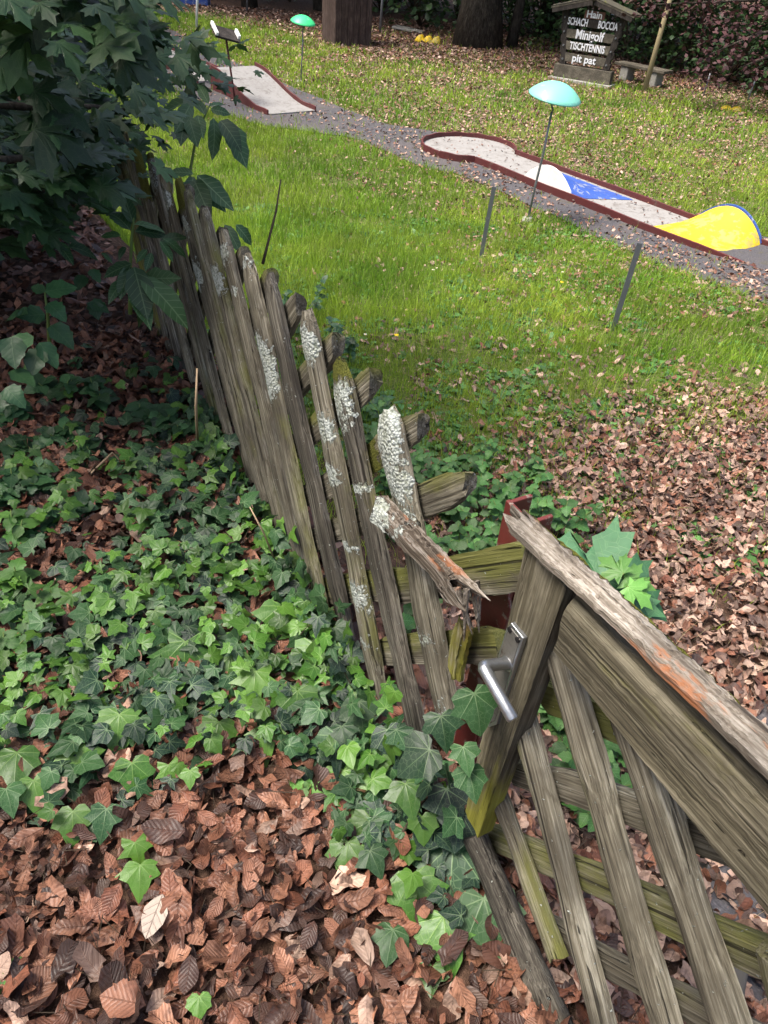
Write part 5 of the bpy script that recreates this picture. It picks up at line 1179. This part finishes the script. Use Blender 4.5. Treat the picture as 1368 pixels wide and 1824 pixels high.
for px, py in [(960, 75), (1010, 100), (1060, 115), (1120, 125), (1180, 140), (1240, 150), (1300, 165), (1360, 175), (1420, 185), (1480, 200), (900, 62), (800, 40), (720, 25), (640, 10)]:
    b = G(px, py-2); shrub('forest_shrub', 'dark green bush in the undergrowth at the wood edge', b+np.array([.3, 1.4, 0]), 1.5, 3.0, 46, 30, .15, 'forest', 'undergrowth bushes of the wood')
for x, y in [(-14, 36), (-9, 34), (-5, 33), (-1.5, 32), (2, 32), (5.5, 31), (9, 29), (12, 26), (15, 23), (0, 28.5), (3.8, 27.5)]:
    shrub('forest_shrub', 'dark green bush in the undergrowth at the wood edge', (x, y), 2.2, 3.6, 40, 26, .26, 'forest', 'undergrowth bushes of the wood')
# copper beech at the right
cb = tree('copper_beech', 'copper beech with purple leaves hanging at the edge of the lawn', 'tree', (10.2, 16.8), 9, .28, (2.2, 8), 3.6, 90, 30, .22, 'copper')
def px_clump(parent, mat, pts, per, spread, ls, tmpl=T_FAR, name='hanging_leaves'):
    foliage(name, np.array([at(*p) for p in pts]), spread, per, ls, mat, tmpl, parent, droop=.6)
hang = [(x, y, 14.5) for x, y in [(1150, 8), (1170, 2), (1200, -8), (1230, 5), (1255, 10), (1180, 18), (1250, 30), (1280, 20), (1300, 40), (1250, 50), (1290, 60), (1330, 30), (1350, 60), (1320, 85), (1270, 80), (1255, 95), (1300, 105), (1345, 100), (1365, 130), (1245, 115), (1330, 5), (1365, 10), (1290, -5), (1350, 120), (1215, 12), (1370, 75), (1310, 65), (1340, 140), (1265, 125), (1256, 140)]]
px_clump(cb, MAT['copper'], hang, 24, (.20, .2, .13), .13)
mb = MB()
for a, m_, c in [((1480, -40, 15), (1350, 0, 14.6), (1160, 8, 14.5)), ((1480, 40, 15), (1350, 60, 14.6), (1256, 100, 14.5)), ((1480, 90, 15), (1370, 100, 14.6), (1320, 120, 14.5))]: mb.tube([at(*a), at(*m_), at(*c)], [.05, .03, .01], 6)
hb_ = mb.build('hanging_branches', MAT['bark'], cb, True); hb_['kind'] = 'stuff'

# ---- maple overhanging the left side
mp = thing('maple_tree', 'dark leafy maple overhanging the left end of the fence', 'tree', (-3.4, 2.2, float(ground(np.array(-3.4), np.array(2.2)))))
mb = MB(); mb.tube([(-3.4, 2.2, -.3), (-3.35, 2.25, 1.2), (-3.5, 2.3, 3), (-3.3, 2.4, 6.5)], [.15, .12, .10, .05], 12); mb.build('trunk', MAT['bark'], mp, True)
mbranch = [[(-170, 40, 2.1), (40, 45, 2.15), (180, 50, 2.3), (280, 100, 2.55), (400, 140, 2.9)], [(-170, 170, 1.9), (40, 190, 1.95), (170, 190, 2.1), (262, 200, 2.35)], [(-170, 280, 1.7), (10, 285, 1.8), (110, 275, 2.0), (200, 270, 2.35)],
           [(-170, -70, 1.55), (60, -15, 1.6), (180, 10, 1.65), (250, 25, 1.7)], [(-190, 340, 1.8), (-20, 350, 1.95), (60, 345, 2.1), (130, 330, 2.3)], [(-170, 110, 2.8), (80, 115, 3.0), (210, 130, 3.3), (280, 150, 3.5)], [(-170, 0, 2.6), (60, 0, 2.8), (160, 20, 3.1), (250, 60, 3.4)], [(-170, 240, 2.5), (60, 250, 2.6), (160, 240, 2.8), (230, 250, 3.0)], [(-170, 330, 2.4), (40, 320, 2.6), (130, 305, 2.8), (190, 290, 3.0)]]
P_, Hd, Nn, Ss = [], [], [], []
for br in mbranch:
    pts = np.array([at(*p) for p in br]); mb = MB(); mb.tube(pts, np.linspace(.014, .003, len(pts)), 6); mb.build('branch', MAT['bark'], mp, True)
    for k in range(100):
        u = rng.uniform(.05, 1.0)*(len(pts)-1); i = min(int(u), len(pts)-2); q = pts[i]+(pts[i+1]-pts[i])*(u-i); d = norm(pts[i+1]-pts[i])
        side = norm(np.cross(d, ZV))*random.choice((-1, 1)); wd = .16*(1.2-.7*u/(len(pts)-1)); hd = d*.7+side*rng.uniform(.2, 1)+ZV*rng.uniform(-.5, .1)
        P_.append(q+side*rng.uniform(0, wd)+rng.normal(size=3)*np.array([.06, .06, .05])+d*rng.uniform(0, .04)); Hd.append(hd); Nn.append(ZV*1.0+rng.normal(size=3)*.3+norm(O-q)*.35); Ss.append(rng.uniform(.045, .115)*(1-.35*max(0, u/(len(pts)-1)-.6)/.4))
P_ = np.array(P_); split_leaves('maple_leaf', T_MAPLE, MAT['maple'], mp, P_, bases(np.array(Nn), np.array(Hd)), np.array(Ss), rng.random((len(P_), 3)), 'far_leaves', 295)
for bx, by, tx_, ty, d in [(190, 15, 262, 40, 1.62), (100, -20, 60, 40, 1.6), (75, 165, 140, 185, 1.9), (60, 230, 140, 230, 1.75), (50, 60, 10, 120, 1.7)]:
    p, q = at(bx, by, d), at(tx_, ty, d-.03); y_ = q-p; single('maple_leaf', T_MAPLE, MAT['maple'], mp, [p], bases(np.array([norm(O-p)*.6+ZV*.5]), np.array([y_])), [np.linalg.norm(y_)*1.1])
# its crown above, out of the picture
cs = np.array([np.array([-3.1, 2.9, 0])+np.array([rr*math.cos(a), rr*math.sin(a), z]) for a, rr, z in zip(rng.uniform(0, 6.283, 70), 1.75*np.sqrt(rng.uniform(0, 1, 70)), rng.uniform(2.2, 4.6, 70))])
foliage('crown', cs, (.35, .35, .25), 60, .20, MAT['forest'], T_FAR, mp)
# woodland to the left and behind
for x, y, r_ in [(-4.6, 4.6, 1.3), (-5.6, 2.2, 1.6), (-4.3, 6.2, 1.2), (-5.8, 7.5, 1.5), (-3.6, 3.9, .8), (-2.6, 4.4, .7), (-2.9, 3.3, .6), (-7.5, 5, 2), (-7.5, 10, 1.6), (-2.2, 3.5, .5)]:
    shrub('hedge_shrub', 'dark understorey shrub beneath the maple', (x, y), r_, 1.7+.5*(r_ > 1), 50, 24, .13, 'forest', 'shrubs under the maple')
for x, y in [(-9, -1.5), (-9.5, 3), (-11.5, 7.5), (-10.5, 13), (-12, 18), (-3.5, -4.5), (-13, 22)]:
    tree('woodland_tree', 'tall woodland tree standing beside the fence line', 'tree', (x, y), rng.uniform(9, 12), .2, (3, 10), 3.3, 80, 26, .36, 'forest', 'trees of the left wood')
